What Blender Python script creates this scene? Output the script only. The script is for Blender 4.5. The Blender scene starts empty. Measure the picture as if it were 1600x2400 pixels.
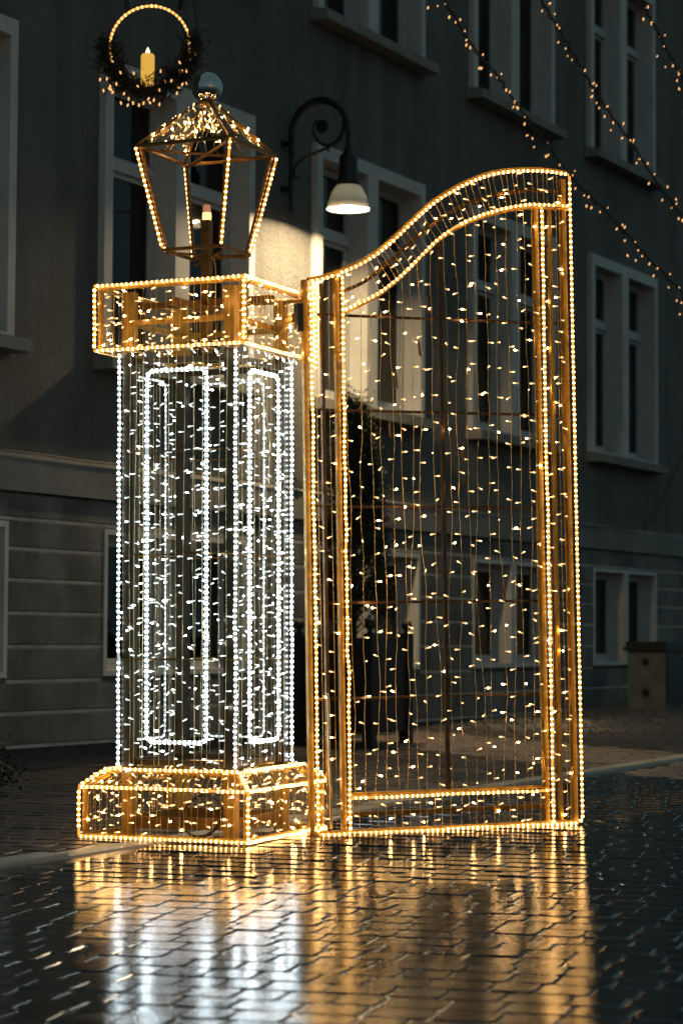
import bpy, math, random
import numpy as np
from mathutils import Vector, Matrix

random.seed(7)
RS = np.random.RandomState(11)
SC = bpy.context.scene
COL = SC.collection
S = 1.5                       # plan units -> metres

# ------------------------------------------------------------------ camera
FPX, PITCH, ROLL, IW, IH = 5257.8, 0.0558, 0.0061, 1600.0, 2400.0
_F = np.array([0, math.cos(PITCH), math.sin(PITCH)])
_U0 = np.array([0, -math.sin(PITCH), math.cos(PITCH)])
_R0 = np.array([1.0, 0, 0])
_R = math.cos(ROLL) * _R0 + math.sin(ROLL) * _U0
_U = -math.sin(ROLL) * _R0 + math.cos(ROLL) * _U0
CAMZ = 0.7
cd = bpy.data.cameras.new('camera')
cam = bpy.data.objects.new('camera', cd)
COL.objects.link(cam)
cam.matrix_world = Matrix(((_R[0], _U[0], -_F[0], 0), (_R[1], _U[1], -_F[1], 0),
                           (_R[2], _U[2], -_F[2], CAMZ * S), (0, 0, 0, 1)))
cd.sensor_fit = 'VERTICAL'
cd.sensor_height = 36.0
cd.lens = FPX / IH * 36.0
cd.clip_start = 0.05
cd.clip_end = 1000
cd.dof.use_dof = True
cd.dof.focus_distance = 8.05 * S
cd.dof.aperture_fstop = 2.8
SC.camera = cam

# ------------------------------------------------------------------ world (deep dusk, no sun lamp: night scene)
w = bpy.data.worlds.new('World')
SC.world = w
w.use_nodes = True
nt = w.node_tree
bg = nt.nodes['Background']
sky = nt.nodes.new('ShaderNodeTexSky')
sky.sky_type = 'NISHITA'
sky.sun_disc = False
sky.sun_elevation = math.radians(1.5)
sky.sun_rotation = math.radians(150)
sky.ozone_density = 3.0
mixn = nt.nodes.new('ShaderNodeMix')
mixn.data_type = 'RGBA'
mixn.blend_type = 'MIX'
mixn.inputs['Factor'].default_value = 0.9
nt.links.new(sky.outputs['Color'], mixn.inputs['A'])
mixn.inputs['B'].default_value = (0.27, 0.47, 0.49, 1)
nt.links.new(mixn.outputs['Result'], bg.inputs['Color'])
bg.inputs['Strength'].default_value = 0.345

vs = SC.view_settings
vs.view_transform = 'Standard'
vs.look = 'None'
vs.exposure = 0.0
vs.gamma = 1.0
vs.use_curve_mapping = False
cy = SC.cycles
cy.use_denoising = True
cy.max_bounces = 4
cy.diffuse_bounces = 1
cy.glossy_bounces = 2
cy.transparent_max_bounces = 6
cy.sample_clamp_indirect = 6.0
cy.caustics_reflective = False
cy.caustics_refractive = False
cy.use_light_tree = True
cy.use_adaptive_sampling = True
cy.adaptive_threshold = 0.02

LAMP_POWER = 138.0
E_BEAD_WARM, E_BEAD_WHITE = 19.0, 28.0
E_BULB_WARM, E_BULB_WHITE = 115.0, 45.0


# ------------------------------------------------------------------ pixel helpers (plan units, origin under the camera)
def ray(q):
    return _F + _R * (q[0] - IW / 2) / FPX - _U * (q[1] - IH / 2) / FPX


def project(P):
    P = np.asarray(P, float) - [0, 0, CAMZ]
    d = P @ _F
    return IW / 2 + FPX * (P @ _R) / d, IH / 2 - FPX * (P @ _U) / d


TH = 1.0733
D = np.array([math.cos(TH), math.sin(TH), 0])       # along the facade
N = np.array([math.sin(TH), -math.cos(TH), 0])      # out of the facade
WALL = -6.70


def fp(u, n, z):
    """facade point: u along, n out of the wall, z up"""
    P = D * u + N * (WALL + n)
    return np.array([P[0], P[1], z])


def on_u(q, u):
    d = ray(q)
    P = d * u / (d @ D)
    return P @ N - WALL, P[2] + CAMZ


def at_depth(q, y):
    d = ray(q)
    P = d * y / d[1]
    return P + [0, 0, CAMZ]


def gz(x, y):
    return 0.018 * (x * D[0] + y * D[1] - 6.9)


def on_ground(q):
    z = 0.0
    d = ray(q)
    for _ in range(40):
        P = d * (z - CAMZ) / d[2]
        z = gz(P[0], P[1])
    return np.array([P[0], P[1], z])


# ------------------------------------------------------------------ materials
class NT:
    def __init__(self, name):
        self.m = bpy.data.materials.new(name)
        self.m.use_nodes = True
        self.t = self.m.node_tree
        self.b = self.t.nodes['Principled BSDF']
        self.out = self.t.nodes['Material Output']

    def n(self, typ, **kw):
        x = self.t.nodes.new(typ)
        for k, v in kw.items():
            setattr(x, k, v)
        return x

    def l(self, a, b):
        self.t.links.new(a, b)

    def pos(self, scale=1.0):
        g = self.n('ShaderNodeNewGeometry')
        return g.outputs['Position']

    def noise(self, scale, detail=4, rough=0.6, vec=None, stretch=None):
        x = self.n('ShaderNodeTexNoise')
        x.inputs['Scale'].default_value = scale
        x.inputs['Detail'].default_value = detail
        x.inputs['Roughness'].default_value = rough
        v = vec or self.pos()
        if stretch:
            mp = self.n('ShaderNodeMapping')
            mp.inputs['Scale'].default_value = stretch
            self.l(v, mp.inputs['Vector'])
            v = mp.outputs['Vector']
        self.l(v, x.inputs['Vector'])
        return x.outputs['Fac']

    def ramp(self, fac, stops):
        r = self.n('ShaderNodeValToRGB')
        e = r.color_ramp.elements
        while len(e) < len(stops):
            e.new(0.5)
        for el, (p, c) in zip(e, stops):
            el.position = p
            el.color = (*c, 1) if len(c) == 3 else c
        self.l(fac, r.inputs['Fac'])
        return r.outputs['Color']

    def maprange(self, v, a, b, c, d):
        r = self.n('ShaderNodeMapRange')
        for k, x in zip(('From Min', 'From Max', 'To Min', 'To Max'), (a, b, c, d)):
            r.inputs[k].default_value = x
        self.l(v, r.inputs['Value'])
        return r.outputs['Result']

    def bump(self, h, strength, dist, prev=None):
        x = self.n('ShaderNodeBump')
        x.inputs['Strength'].default_value = strength
        x.inputs['Distance'].default_value = dist
        self.l(h, x.inputs['Height'])
        if prev is not None:
            self.l(prev, x.inputs['Normal'])
        return x.outputs['Normal']

    def set(self, **kw):
        for k, v in kw.items():
            k = k.replace('_', ' ')
            self.b.inputs[k].default_value = v
        return self


def simple(name, col, rough=0.6, metal=0.0, var=0.25, scale=30, bump=0.0):
    t = NT(name)
    c0 = tuple(x * (1 - var) for x in col)
    c1 = tuple(min(1, x * (1 + var)) for x in col)
    nz = t.noise(scale)
    t.l(t.ramp(nz, [(0.3, c0), (0.7, c1)]), t.b.inputs['Base Color'])
    t.set(Roughness=rough, Metallic=metal)
    if bump:
        t.l(t.bump(t.noise(scale * 3), bump, 0.004), t.b.inputs['Normal'])
    return t.m


def emissive(name, col, strength, base=None, random_amt=0.0):
    t = NT(name)
    t.set(Base_Color=(*(base or col), 1), Roughness=0.35)
    t.b.inputs['Emission Color'].default_value = (*col, 1)
    t.b.inputs['Emission Strength'].default_value = strength
    if random_amt:
        oi = t.n('ShaderNodeNewGeometry')
        r = t.maprange(oi.outputs['Random Per Island'], 0, 1, strength * (1 - random_amt), strength * (1 + random_amt))
        t.l(r, t.b.inputs['Emission Strength'])
    return t.m


M = {}
# rough-cast plaster
t = NT('plaster')
big = t.noise(0.9, 5)
fine = t.noise(55, 3)
base_c = t.ramp(big, [(0.3, (0.18, 0.18, 0.172)), (0.7, (0.24, 0.235, 0.225))])
streak = t.noise(2.6, 5, 0.65, stretch=(1, 1, 0.10))
mxc = t.n('ShaderNodeMix', data_type='RGBA', blend_type='MULTIPLY')
mxc.inputs['Factor'].default_value = 1.0
t.l(base_c, mxc.inputs['A'])
t.l(t.ramp(streak, [(0.36, (0.72, 0.72, 0.70)), (0.56, (1, 1, 1))]), mxc.inputs['B'])
mxd = t.n('ShaderNodeMix', data_type='RGBA', blend_type='MULTIPLY')
mxd.inputs['Factor'].default_value = 1.0
t.l(mxc.outputs['Result'], mxd.inputs['A'])
t.l(t.ramp(t.noise(75, 3, 0.7), [(0.35, (0.72, 0.71, 0.70)), (0.65, (1.12, 1.12, 1.12))]), mxd.inputs['B'])
t.l(mxd.outputs['Result'], t.b.inputs['Base Color'])
t.set(Roughness=0.95)
t.l(t.bump(t.noise(24, 5, 0.75), 1.0, 0.05, t.bump(fine, 0.8, 0.008)), t.b.inputs['Normal'])
M['plaster'] = t.m
t = NT('trim_paint')
t.l(t.ramp(t.noise(3, 4), [(0.3, (0.43, 0.425, 0.41)), (0.7, (0.54, 0.53, 0.51))]), t.b.inputs['Base Color'])
t.set(Roughness=0.75)
t.l(t.bump(t.noise(60, 2), 0.25, 0.002), t.b.inputs['Normal'])
M['trim'] = t.m
t = NT('plinth_render')
a = t.noise(2.2, 6, 0.65)
bq = t.noise(1.4, 5, 0.6, stretch=(1, 1, 0.25))
mx = t.n('ShaderNodeMath', operation='MULTIPLY')
t.l(a, mx.inputs[0]); t.l(bq, mx.inputs[1])
t.l(t.ramp(mx.outputs[0], [(0.14, (0.06, 0.06, 0.06)), (0.34, (0.17, 0.165, 0.158))]), t.b.inputs['Base Color'])
t.set(Roughness=0.9)
t.l(t.bump(t.noise(40, 4), 0.6, 0.006), t.b.inputs['Normal'])
M['plinth'] = t.m
M['joint'] = simple('light_joint_render', (0.33, 0.32, 0.305), 0.9, 0, 0.25, 5, 0.3)
M['cornice'] = simple('cornice_render', (0.18, 0.176, 0.168), 0.9, 0, 0.25, 3, 0.3)
M['base_stone'] = simple('base_stone', (0.03, 0.03, 0.03), 0.7, 0, 0.35, 4, 0.3)
M['sill_stone'] = simple('sill_stone', (0.20, 0.195, 0.175), 0.85, 0, 0.25, 7, 0.3)
M['sash'] = simple('sash_paint', (0.42, 0.43, 0.43), 0.45, 0, 0.1, 6)
M['curtain'] = simple('curtain_cloth', (0.16, 0.155, 0.14), 0.95, 0, 0.2, 6)
M['curtain_dark'] = simple('dark_blind_cloth', (0.035, 0.035, 0.036), 0.95, 0, 0.2, 6)
# window glass: clear with a fresnel reflection
t = NT('window_glass')
gl = t.n('ShaderNodeBsdfGlossy'); gl.inputs['Roughness'].default_value = 0.03
tr = t.n('ShaderNodeBsdfTransparent'); tr.inputs['Color'].default_value = (0.55, 0.58, 0.55, 1)
fr = t.n('ShaderNodeFresnel'); fr.inputs['IOR'].default_value = 1.5
mx = t.n('ShaderNodeMixShader')
t.l(fr.outputs[0], mx.inputs[0]); t.l(tr.outputs[0], mx.inputs[1]); t.l(gl.outputs[0], mx.inputs[2])
t.l(mx.outputs[0], t.out.inputs['Surface'])
M['glass'] = t.m
# iron
M['iron'] = simple('black_iron', (0.012, 0.013, 0.014), 0.45, 0.3, 0.3, 20, 0.2)
t = NT('opal_bowl')
t.set(Base_Color=(0.62, 0.62, 0.61, 1), Roughness=0.35)
trl = t.n('ShaderNodeBsdfTranslucent'); trl.inputs['Color'].default_value = (0.9, 0.85, 0.75, 1)
mx = t.n('ShaderNodeMixShader'); mx.inputs[0].default_value = 0.14
t.l(t.b.outputs[0], mx.inputs[1]); t.l(trl.outputs[0], mx.inputs[2]); t.l(mx.outputs[0], t.out.inputs['Surface'])
M['bowl'] = t.m
M['lamp_led'] = emissive('lamp_bulb', (1.0, 0.86, 0.58), 14)
# gold powder coat
t = NT('gold_paint')
t.l(t.ramp(t.noise(14, 4), [(0.3, (0.28, 0.15, 0.016)), (0.75, (0.46, 0.26, 0.035))]), t.b.inputs['Base Color'])
t.set(Metallic=0.3)
t.l(t.maprange(t.noise(25, 3), 0.3, 0.7, 0.28, 0.48), t.b.inputs['Roughness'])
t.l(t.bump(t.noise(120, 2), 0.15, 0.001), t.b.inputs['Normal'])
M['gold'] = t.m
M['gold_dark'] = simple('brown_gold_paint', (0.17, 0.08, 0.010), 0.4, 0.5, 0.25, 14)
M['gold_shaded'] = simple('gold_paint_shaded', (0.040, 0.027, 0.010), 0.4, 0.5, 0.25, 14)  # same gold paint; the shade on the column frame is put into the colour
M['brown_steel'] = simple('dark_brown_steel', (0.085, 0.043, 0.012), 0.45, 0.3, 0.3, 14)
M['wire'] = simple('clear_gold_wire', (0.62, 0.40, 0.12), 0.35, 0.25, 0.15, 40)
M['wire_clear'] = simple('clear_cable', (0.55, 0.47, 0.26), 0.3, 0.2, 0.15, 40)
M['bead_warm'] = emissive('led_bead_warm', (1.0, 0.56, 0.18), E_BEAD_WARM, (1, .8, .5), 0.3)
M['bead_white'] = emissive('led_bead_white', (0.80, 0.93, 1.0), E_BEAD_WHITE, (.9, .95, 1), 0.25)
M['bead_warm_back'] = emissive('led_bead_warm_back', (1.0, 0.62, 0.24), 2.4, (1, .8, .5), 0.3)
M['bead_white_back'] = emissive('led_bead_white_back', (0.80, 0.93, 1.0), 2.4, (.9, .95, 1), 0.25)
M['rope_warm'] = emissive('rope_casing_warm', (1.0, 0.43, 0.07), 1.0, (.7, .4, .12))
M['rope_white'] = emissive('rope_casing_white', (0.72, 0.86, 0.93), 0.32, (.7, .75, .75))
M['bulb_warm'] = emissive('fairy_bulb_warm', (1.0, 0.56, 0.20), E_BULB_WARM, (1, .9, .7))
M['bulb_warm_dim'] = emissive('fairy_bulb_warm_dim', (1.0, 0.60, 0.25), 3.4, (1, .9, .7))
M['bulb_white'] = emissive('fairy_bulb_white', (0.84, 0.93, 1.0), E_BULB_WHITE, (.9, .95, 1))
M['bulb_white_dim'] = emissive('fairy_bulb_white_dim', (0.84, 0.93, 1.0), 1.6, (.9, .95, 1))
M['holder_warm'] = emissive('bulb_holder_warm', (1.0, 0.62, 0.24), 0.85, (.7, .5, .2))
M['holder_white'] = emissive('bulb_holder_white', (0.86, 0.90, 0.86), 0.7, (.7, .7, .65))
M['garland_bulb'] = emissive('garland_bulb', (1.0, 0.46, 0.15), 1.25, (1, .8, .5))
M['flame'] = emissive('candle_flame', (1.0, 0.80, 0.45), 2.5)
t = NT('candle_wax')
t.set(Base_Color=(0.45, 0.24, 0.04, 1), Roughness=0.5)
t.b.inputs['Emission Color'].default_value = (1.0, 0.55, 0.085, 1)
t.b.inputs['Emission Strength'].default_value = 0.72
M['wax'] = t.m
M['mirror'] = NT('chrome_ball').set(Base_Color=(0.50, 0.46, 0.43, 1), Metallic=1.0, Roughness=0.05).m
M['amber_lamp'] = emissive('amber_candle_bulb', (1.0, 0.50, 0.16), 3.0)
M['amber_cap'] = emissive('amber_candle_cap', (0.9, 0.38, 0.20), 0.30)
M['white_lamp'] = emissive('white_candle_bulb', (0.95, 0.97, 1.0), 4.0)
M['white_tube'] = simple('frosted_tube', (0.35, 0.34, 0.32), 0.4, 0, 0.1, 10)
M['black_plastic'] = simple('black_rubber', (0.012, 0.012, 0.012), 0.5, 0, 0.2, 20)
M['needle'] = simple('pine_needle', (0.018, 0.030, 0.014), 0.75, 0, 0.6, 8)
M['leaf'] = simple('cypress_foliage', (0.022, 0.034, 0.013), 0.7, 0, 0.6, 9)
M['bark'] = simple('bark', (0.05, 0.035, 0.025), 0.9, 0, 0.3, 20, 0.4)
M['planter_wood'] = simple('dark_stained_wood', (0.010, 0.008, 0.007), 0.6, 0, 0.35, 8, 0.2)
M['planter_panel'] = simple('red_brown_panel', (0.020, 0.007, 0.005), 0.6, 0, 0.35, 8, 0.2)
M['soil'] = simple('soil', (0.03, 0.022, 0.016), 0.95, 0, 0.4, 30, 0.5)
M['concrete'] = simple('bin_concrete', (0.11, 0.115, 0.10), 0.9, 0, 0.35, 6, 0.5)
M['bin_metal'] = simple('bin_dark_metal', (0.02, 0.02, 0.022), 0.5, 0.4, 0.3, 10)
M['dead_leaf'] = simple('dead_leaf', (0.05, 0.025, 0.012), 0.5, 0, 0.4, 60)


# wet stone setts
def film_layer(t, nrm, rough, col):
    df = t.n('ShaderNodeBsdfDiffuse')
    t.l(col, df.inputs['Color']); t.l(nrm, df.inputs['Normal'])
    gl = t.n('ShaderNodeBsdfGlossy', distribution='BECKMANN')
    gl.inputs['Color'].default_value = (1, 1, 1, 1)
    t.l(rough, gl.inputs['Roughness']); t.l(nrm, gl.inputs['Normal'])
    fr = t.n('ShaderNodeFresnel'); fr.inputs['IOR'].default_value = 1.75
    mx = t.n('ShaderNodeMixShader')
    t.l(fr.outputs[0], mx.inputs[0]); t.l(df.outputs[0], mx.inputs[1]); t.l(gl.outputs[0], mx.inputs[2])
    t.l(mx.outputs[0], t.out.inputs['Surface'])


def wet_stone(name, dark, light, r0, r1, glint, film=0.0):
    t = NT(name)
    c = t.noise(3.5, 5, 0.65)
    t.l(t.ramp(c, [(0.3, dark), (0.72, light)]), t.b.inputs['Base Color'])
    wet = t.noise(1.1, 4, 0.6)
    gr_ = t.noise(60, 3, 0.7)
    ad = t.n('ShaderNodeMath', operation='MULTIPLY_ADD')
    t.l(gr_, ad.inputs[0]); ad.inputs[1].default_value = 0.25; t.l(wet, ad.inputs[2])
    rough = t.maprange(ad.outputs[0], 0.5, 0.85, r0, r1)
    t.l(rough, t.b.inputs['Roughness'])
    t.b.inputs['IOR'].default_value = 1.5
    t.b.inputs['Coat Weight'].default_value = film
    t.b.inputs['Coat Roughness'].default_value = 0.10
    t.b.inputs['Coat IOR'].default_value = 1.33
    n1 = t.bump(t.noise(9, 3, 0.5), 0.5, 0.0022)
    n2 = t.bump(t.noise(170, 3, 0.75), 1.0, 0.0012, n1)
    t.l(t.maprange(t.noise(2.3, 4, 0.6), 0.54, 0.76, 0.02, glint), n2.node.inputs['Strength'])
    t.l(n2, t.b.inputs['Normal'])
    t.l(n1, t.b.inputs['Coat Normal'])
    if film:
        # water film: a smooth-lobed fresnel reflection over the dark stone
        film_layer(t, n2, rough, t.b.inputs['Base Color'].links[0].from_socket)
    return t.m


M['sett'] = wet_stone('wet_granite_sett', (0.012, 0.012, 0.0125), (0.036, 0.034, 0.032), 0.14, 0.21, 0.5, 1.0)
M['sett_pavement'] = wet_stone('wet_pavement_sett', (0.025, 0.022, 0.020), (0.075, 0.064, 0.056), 0.30, 0.6, 0.6)
M['sett_lit'] = wet_stone('painted_light_sett', (0.13, 0.095, 0.075), (0.30, 0.225, 0.18), 0.45, 0.75, 0.6)  # patch of light on the ground, painted in as a lighter stone colour
M['kerb'] = wet_stone('wet_kerb_stone', (0.32, 0.30, 0.25), (0.52, 0.48, 0.40), 0.3, 0.5, 0.4)
t = NT('joint_sand')
jc = t.ramp(t.noise(40), [(0.3, (0.004, 0.004, 0.004)), (0.7, (0.014, 0.013, 0.012))])
film_layer(t, t.bump(t.noise(120), 0.5, 0.0006), t.maprange(t.noise(2.0), 0.35, 0.65, 0.25, 0.45), jc)
M['bed'] = t.m


# ------------------------------------------------------------------ geometry builders (plan units; scaled by S on build)
class MB:
    def __init__(self):
        self.v, self.f, self.mi = [], [], []

    def add(self, vs_, fs_, mi=0):
        o = len(self.v)
        self.v += [tuple(map(float, p)) for p in vs_]
        self.f += [tuple(i + o for i in f) for f in fs_]
        self.mi += [mi] * len(fs_)
        return self

    def box(self, c0, c1, mi=0):
        x0, y0, z0 = c0; x1, y1, z1 = c1
        v = [(x0, y0, z0), (x1, y0, z0), (x1, y1, z0), (x0, y1, z0), (x0, y0, z1), (x1, y0, z1), (x1, y1, z1), (x0, y1, z1)]
        return self.add(v, BOXF, mi)

    def fbox(self, u0, u1, n0, n1, z0, z1, mi=0):
        """box laid on the facade"""
        v = [fp(u, n, z) for z in (z0, z1) for (u, n) in ((u0, n0), (u0, n1), (u1, n1), (u1, n0))]
        return self.add(v, BOXF, mi)

    def bar(self, a, b, wd, dp=None, side=(0, 0, 1), mi=0):
        """square-section bar from a to b"""
        dp = dp or wd
        a, b = Vector(a), Vector(b)
        t = (b - a).normalized()
        s = Vector(side)
        if abs(t.dot(s)) > 0.95:
            s = Vector((1, 0, 0))
        x = t.cross(s).normalized()
        y = t.cross(x).normalized()
        v = []
        for p in (a, b):
            for i, j in ((-1, -1), (1, -1), (1, 1), (-1, 1)):
                v.append(p + x * (i * wd / 2) + y * (j * dp / 2))
        return self.add(v, BOXF, mi)

    def tube(self, pts, r, seg=6, mi=0, caps=True, closed=False):
        P = [Vector(p) for p in pts]
        n = len(P)
        rad = r if hasattr(r, '__len__') else [r] * n
        v = []
        up = None
        for i in range(n):
            if closed:
                t = (P[(i + 1) % n] - P[i - 1]).normalized()
            else:
                t = (P[min(i + 1, n - 1)] - P[max(i - 1, 0)]).normalized()
            if up is None:
                up = Vector((0, 0, 1)) if abs(t.z) < 0.9 else Vector((0, 1, 0))
            x = t.cross(up).normalized()
            y = x.cross(t).normalized()
            up = y
            for k in range(seg):
                a = 2 * math.pi * k / seg
                v.append(P[i] + (x * math.cos(a) + y * math.sin(a)) * rad[i])
        f = []
        for i in range(n if closed else n - 1):
            j = (i + 1) % n
            for k in range(seg):
                l = (k + 1) % seg
                f.append((i * seg + k, i * seg + l, j * seg + l, j * seg + k))
        if caps and not closed:
            f.append(tuple(range(seg))[::-1])
            f.append(tuple((n - 1) * seg + k for k in range(seg)))
        return self.add(v, f, mi)

    def lathe(self, prof, c=(0, 0, 0), seg=24, mi=0, axis=None):
        v, f = [], []
        for r, z in prof:
            for k in range(seg):
                a = 2 * math.pi * k / seg
                v.append((c[0] + r * math.cos(a), c[1] + r * math.sin(a), c[2] + z))
        for i in range(len(prof) - 1):
            for k in range(seg):
                l = (k + 1) % seg
                f.append((i * seg + k, i * seg + l, (i + 1) * seg + l, (i + 1) * seg + k))
        return self.add(v, f, mi)

    def blob(self, c, d, L, r, seg=6, mi=0, prof=((0, .0), (.75, .2), (1, .5), (.75, .8), (0, 1))):
        """spindle of length L along d centred on c"""
        c, d = Vector(c), Vector(d).normalized()
        s = Vector((0, 0, 1)) if abs(d.z) < 0.9 else Vector((0, 1, 0))
        x = d.cross(s).normalized(); y = d.cross(x).normalized()
        v, f = [], []
        rings = []
        for (rr, tt) in prof:
            p = c + d * (L * (tt - 0.5))
            if rr == 0:
                rings.append([len(v)]); v.append(p)
            else:
                rings.append(list(range(len(v), len(v) + seg)))
                for k in range(seg):
                    a = 2 * math.pi * k / seg
                    v.append(p + (x * math.cos(a) + y * math.sin(a)) * (r * rr))
        for A, B in zip(rings, rings[1:]):
            for k in range(seg):
                l = (k + 1) % seg
                if len(A) == 1:
                    f.append((A[0], B[l], B[k]))
                elif len(B) == 1:
                    f.append((A[k], A[l], B[0]))
                else:
                    f.append((A[k], A[l], B[l], B[k]))
        return self.add(v, f, mi)

    def mesh(self, name, mats, smooth=False):
        me = bpy.data.meshes.new(name)
        me.from_pydata([(a * S, b * S, c * S) for a, b, c in self.v], [], self.f)
        for m in (mats if isinstance(mats, (list, tuple)) else [mats]):
            me.materials.append(m)
        if any(self.mi):
            me.polygons.foreach_set('material_index', self.mi)
        if smooth:
            me.polygons.foreach_set('use_smooth', [True] * len(self.f))
        me.update()
        return me

    def build(self, name, mats, parent=None, smooth=False, kind=None, label=None):
        o = bpy.data.objects.new(name, self.mesh(name, mats, smooth))
        COL.objects.link(o)
        if parent is not None:
            o.parent = parent
        if kind:
            o['kind'] = kind
        if label:
            o['label'] = label
        return o


BOXF = [(0, 3, 2, 1), (4, 5, 6, 7), (0, 1, 5, 4), (1, 2, 6, 5), (2, 3, 7, 6), (3, 0, 4, 7)]


def tag(o, label, cat, group=None):
    o['label'] = label
    o['category'] = cat
    if group:
        o['group'] = group
    return o


def empty(name, loc=(0, 0, 0)):
    o = bpy.data.objects.new(name, None)
    COL.objects.link(o)
    o.location = [c * S for c in loc]
    o.empty_display_size = 0.2
    return o


def rotm(yaw, tx, ty):
    return Matrix.Rotation(tx, 3, 'X') @ Matrix.Rotation(ty, 3, 'Y') @ Matrix.Rotation(yaw, 3, 'Z')


def smooth_path(pts, n):
    """Catmull-Rom resample"""
    P = [Vector(p) for p in pts]
    P = [P[0] * 2 - P[1]] + P + [P[-1] * 2 - P[-2]]
    out = []
    m = len(P) - 3
    for i in range(n):
        t = i / (n - 1) * m
        k = min(int(t), m - 1); t -= k
        a, b, c, d = P[k:k + 4]
        out.append(0.5 * ((2 * b) + (c - a) * t + (2 * a - 5 * b + 4 * c - d) * t * t + (3 * b - a - 3 * c + d) * t ** 3))
    return out


# ================================================================== THE SETTING
# ground: one big sloping sheet
mb = MB()
def gp(x, y, dz=0.0):
    return (x, y, gz(x, y) + dz)
mb.add([gp(-120, -60, -.045), gp(120, -60, -.045), gp(120, 160, -.045), gp(-120, 160, -.045)], [(0, 1, 2, 3)])
g = mb.build('ground', M['bed']); g['kind'] = 'structure'


def kerb_n(u):
    return 2.375 + 0.048 * (u - 5.7)


def strip(name, n_lo, n_hi, u0, u1, mat, dz):
    mb = MB()
    K = 24
    v, f = [], []
    for i in range(K + 1):
        u = u0 + (u1 - u0) * i / K
        for nn in (n_lo(u), n_hi(u)):
            P = fp(u, nn, 0)
            v.append(gp(P[0], P[1], dz))
    for i in range(K):
        f.append((2 * i, 2 * i + 1, 2 * i + 3, 2 * i + 2))
    mb.add(v, f)
    o = mb.build(name, mat); o['kind'] = 'structure'
    return o


KW = 0.055
road = strip('road', lambda u: kerb_n(u) + KW, lambda u: 16.0, -12, 30, M['bed'], -0.0042)
pavement = strip('pavement', lambda u: -0.02, lambda u: kerb_n(u) - KW, -12, 30, M['bed'], -0.0046)

# kerb stones
kerb = empty('kerb', fp(8, kerb_n(8), gz(*fp(8, kerb_n(8), 0)[:2])))
kerb['kind'] = 'structure'
kerb.name = 'kerb'
u = 1.0
while u < 20:
    L = 0.52 + random.uniform(-.05, .05)
    u1 = u + L - 0.006
    mb = MB()
    proud = 0.003 if (6.25 < u1 and u < 7.9) else 0.014
    v = []
    for (uu, nn) in ((u, kerb_n(u) - KW + .004), (u, kerb_n(u) + KW - .004), (u1, kerb_n(u1) + KW - .004), (u1, kerb_n(u1) - KW + .004)):
        P = fp(uu, nn, 0); v.append(P)
    c = sum(v) / 4
    vv = []
    for sc, dz in ((1, -.04), (1, proud - .008), (.975, proud)):
        for P in v:
            q = c + (P - c) * [sc, sc, 1]
            vv.append(gp(q[0], q[1], dz))
    ff = []
    for r_ in (0, 4):
        for k in range(4):
            l = (k + 1) % 4
            ff.append((r_ + k, r_ + l, r_ + 4 + l, r_ + 4 + k))
    ff.append((8, 9, 10, 11))
    loc = np.array([0, 0, 0])
    o = mb.add(vv, ff).build('kerb_stone', M['kerb'])
    o.parent = kerb
    o.matrix_parent_inverse = Matrix.Translation(-Vector(kerb.location))
    u += L

# setts --------------------------------------------------------
A17 = math.radians(-17.0)
E1 = np.array([math.cos(A17), math.sin(A17)])
E2 = np.array([-math.sin(A17), math.cos(A17)])
SW, SL = 0.1155, 0.1165
cells = []
for j in range(10, 190):
    q = j * SW
    rowoff = (0.5 if j % 2 else 0.0) + random.uniform(-.14, .14)
    pi = -60
    p = (-62 + rowoff) * SL
    while p < 62 * SL:
        L = SL * random.choice((0.86, .95, 1.0, 1.0, 1.08, 1.2))
        pc = p + L / 2
        p += L
        c = E1 * pc + E2 * q
        if c[1] < 2.2 or c[1] > 19.5 or abs(c[0]) > 1.7 + c[1] * 0.24:
            continue
        nn = c[0] * N[0] + c[1] * N[1] - WALL
        uu = c @ D[:2]
        if nn < 0.08 or nn > 15:
            continue
        dk = nn - kerb_n(uu)
        if abs(dk) < KW + SW * 0.42:
            continue
        cells.append((c[0], c[1], L, dk > 0))


def sett_template(gap=0.0085, high=False):
    """unit sett: returns verts in [-.5,.5]^2 ring coordinates plus faces"""
    if high:
        ang = [(-.5, -.40), (-.40, -.5), (0.0, -.503), (.40, -.5), (.5, -.40), (.503, 0.0), (.5, .40), (.40, .5), (0, .503), (-.40, .5), (-.5, .40), (-.503, 0)]
    else:
        ang = [(-.5, -.42), (-.42, -.5), (.42, -.5), (.5, -.42), (.5, .42), (.42, .5), (-.42, .5), (-.5, .42)]
    return ang


def sett_mesh(mbx, cx, cy, L, W, rot, tilt, dz, high, seed):
    r = random.Random(seed)
    ang = sett_template(high=high)
    n = len(ang)
    jit = [r.uniform(.965, 1.012) for _ in range(n)]
    rings = ((1.0, -.022), (1.0, -.0035), (0.972, -.0006)) + (((0.94, 0.0),) if high else ())
    v = []
    ca, sa = math.cos(rot), math.sin(rot)
    for s_, z in rings:
        for (a, b), jj in zip(ang, jit):
            x = a * L * s_ * jj; y = b * W * s_ * jj
            zz = z + dz + x * tilt[0] + y * tilt[1]
            X, Y = cx + ca * x - sa * y, cy + sa * x + ca * y
            v.append((X, Y, zz))
    f = []
    for k in range(len(rings) - 1):
        for i in range(n):
            l = (i + 1) % n
            f.append((k * n + i, k * n + l, (k + 1) * n + l, (k + 1) * n + i))
    f.append(tuple((len(rings) - 1) * n + i for i in range(n)))
    mbx.add(v, f)


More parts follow.
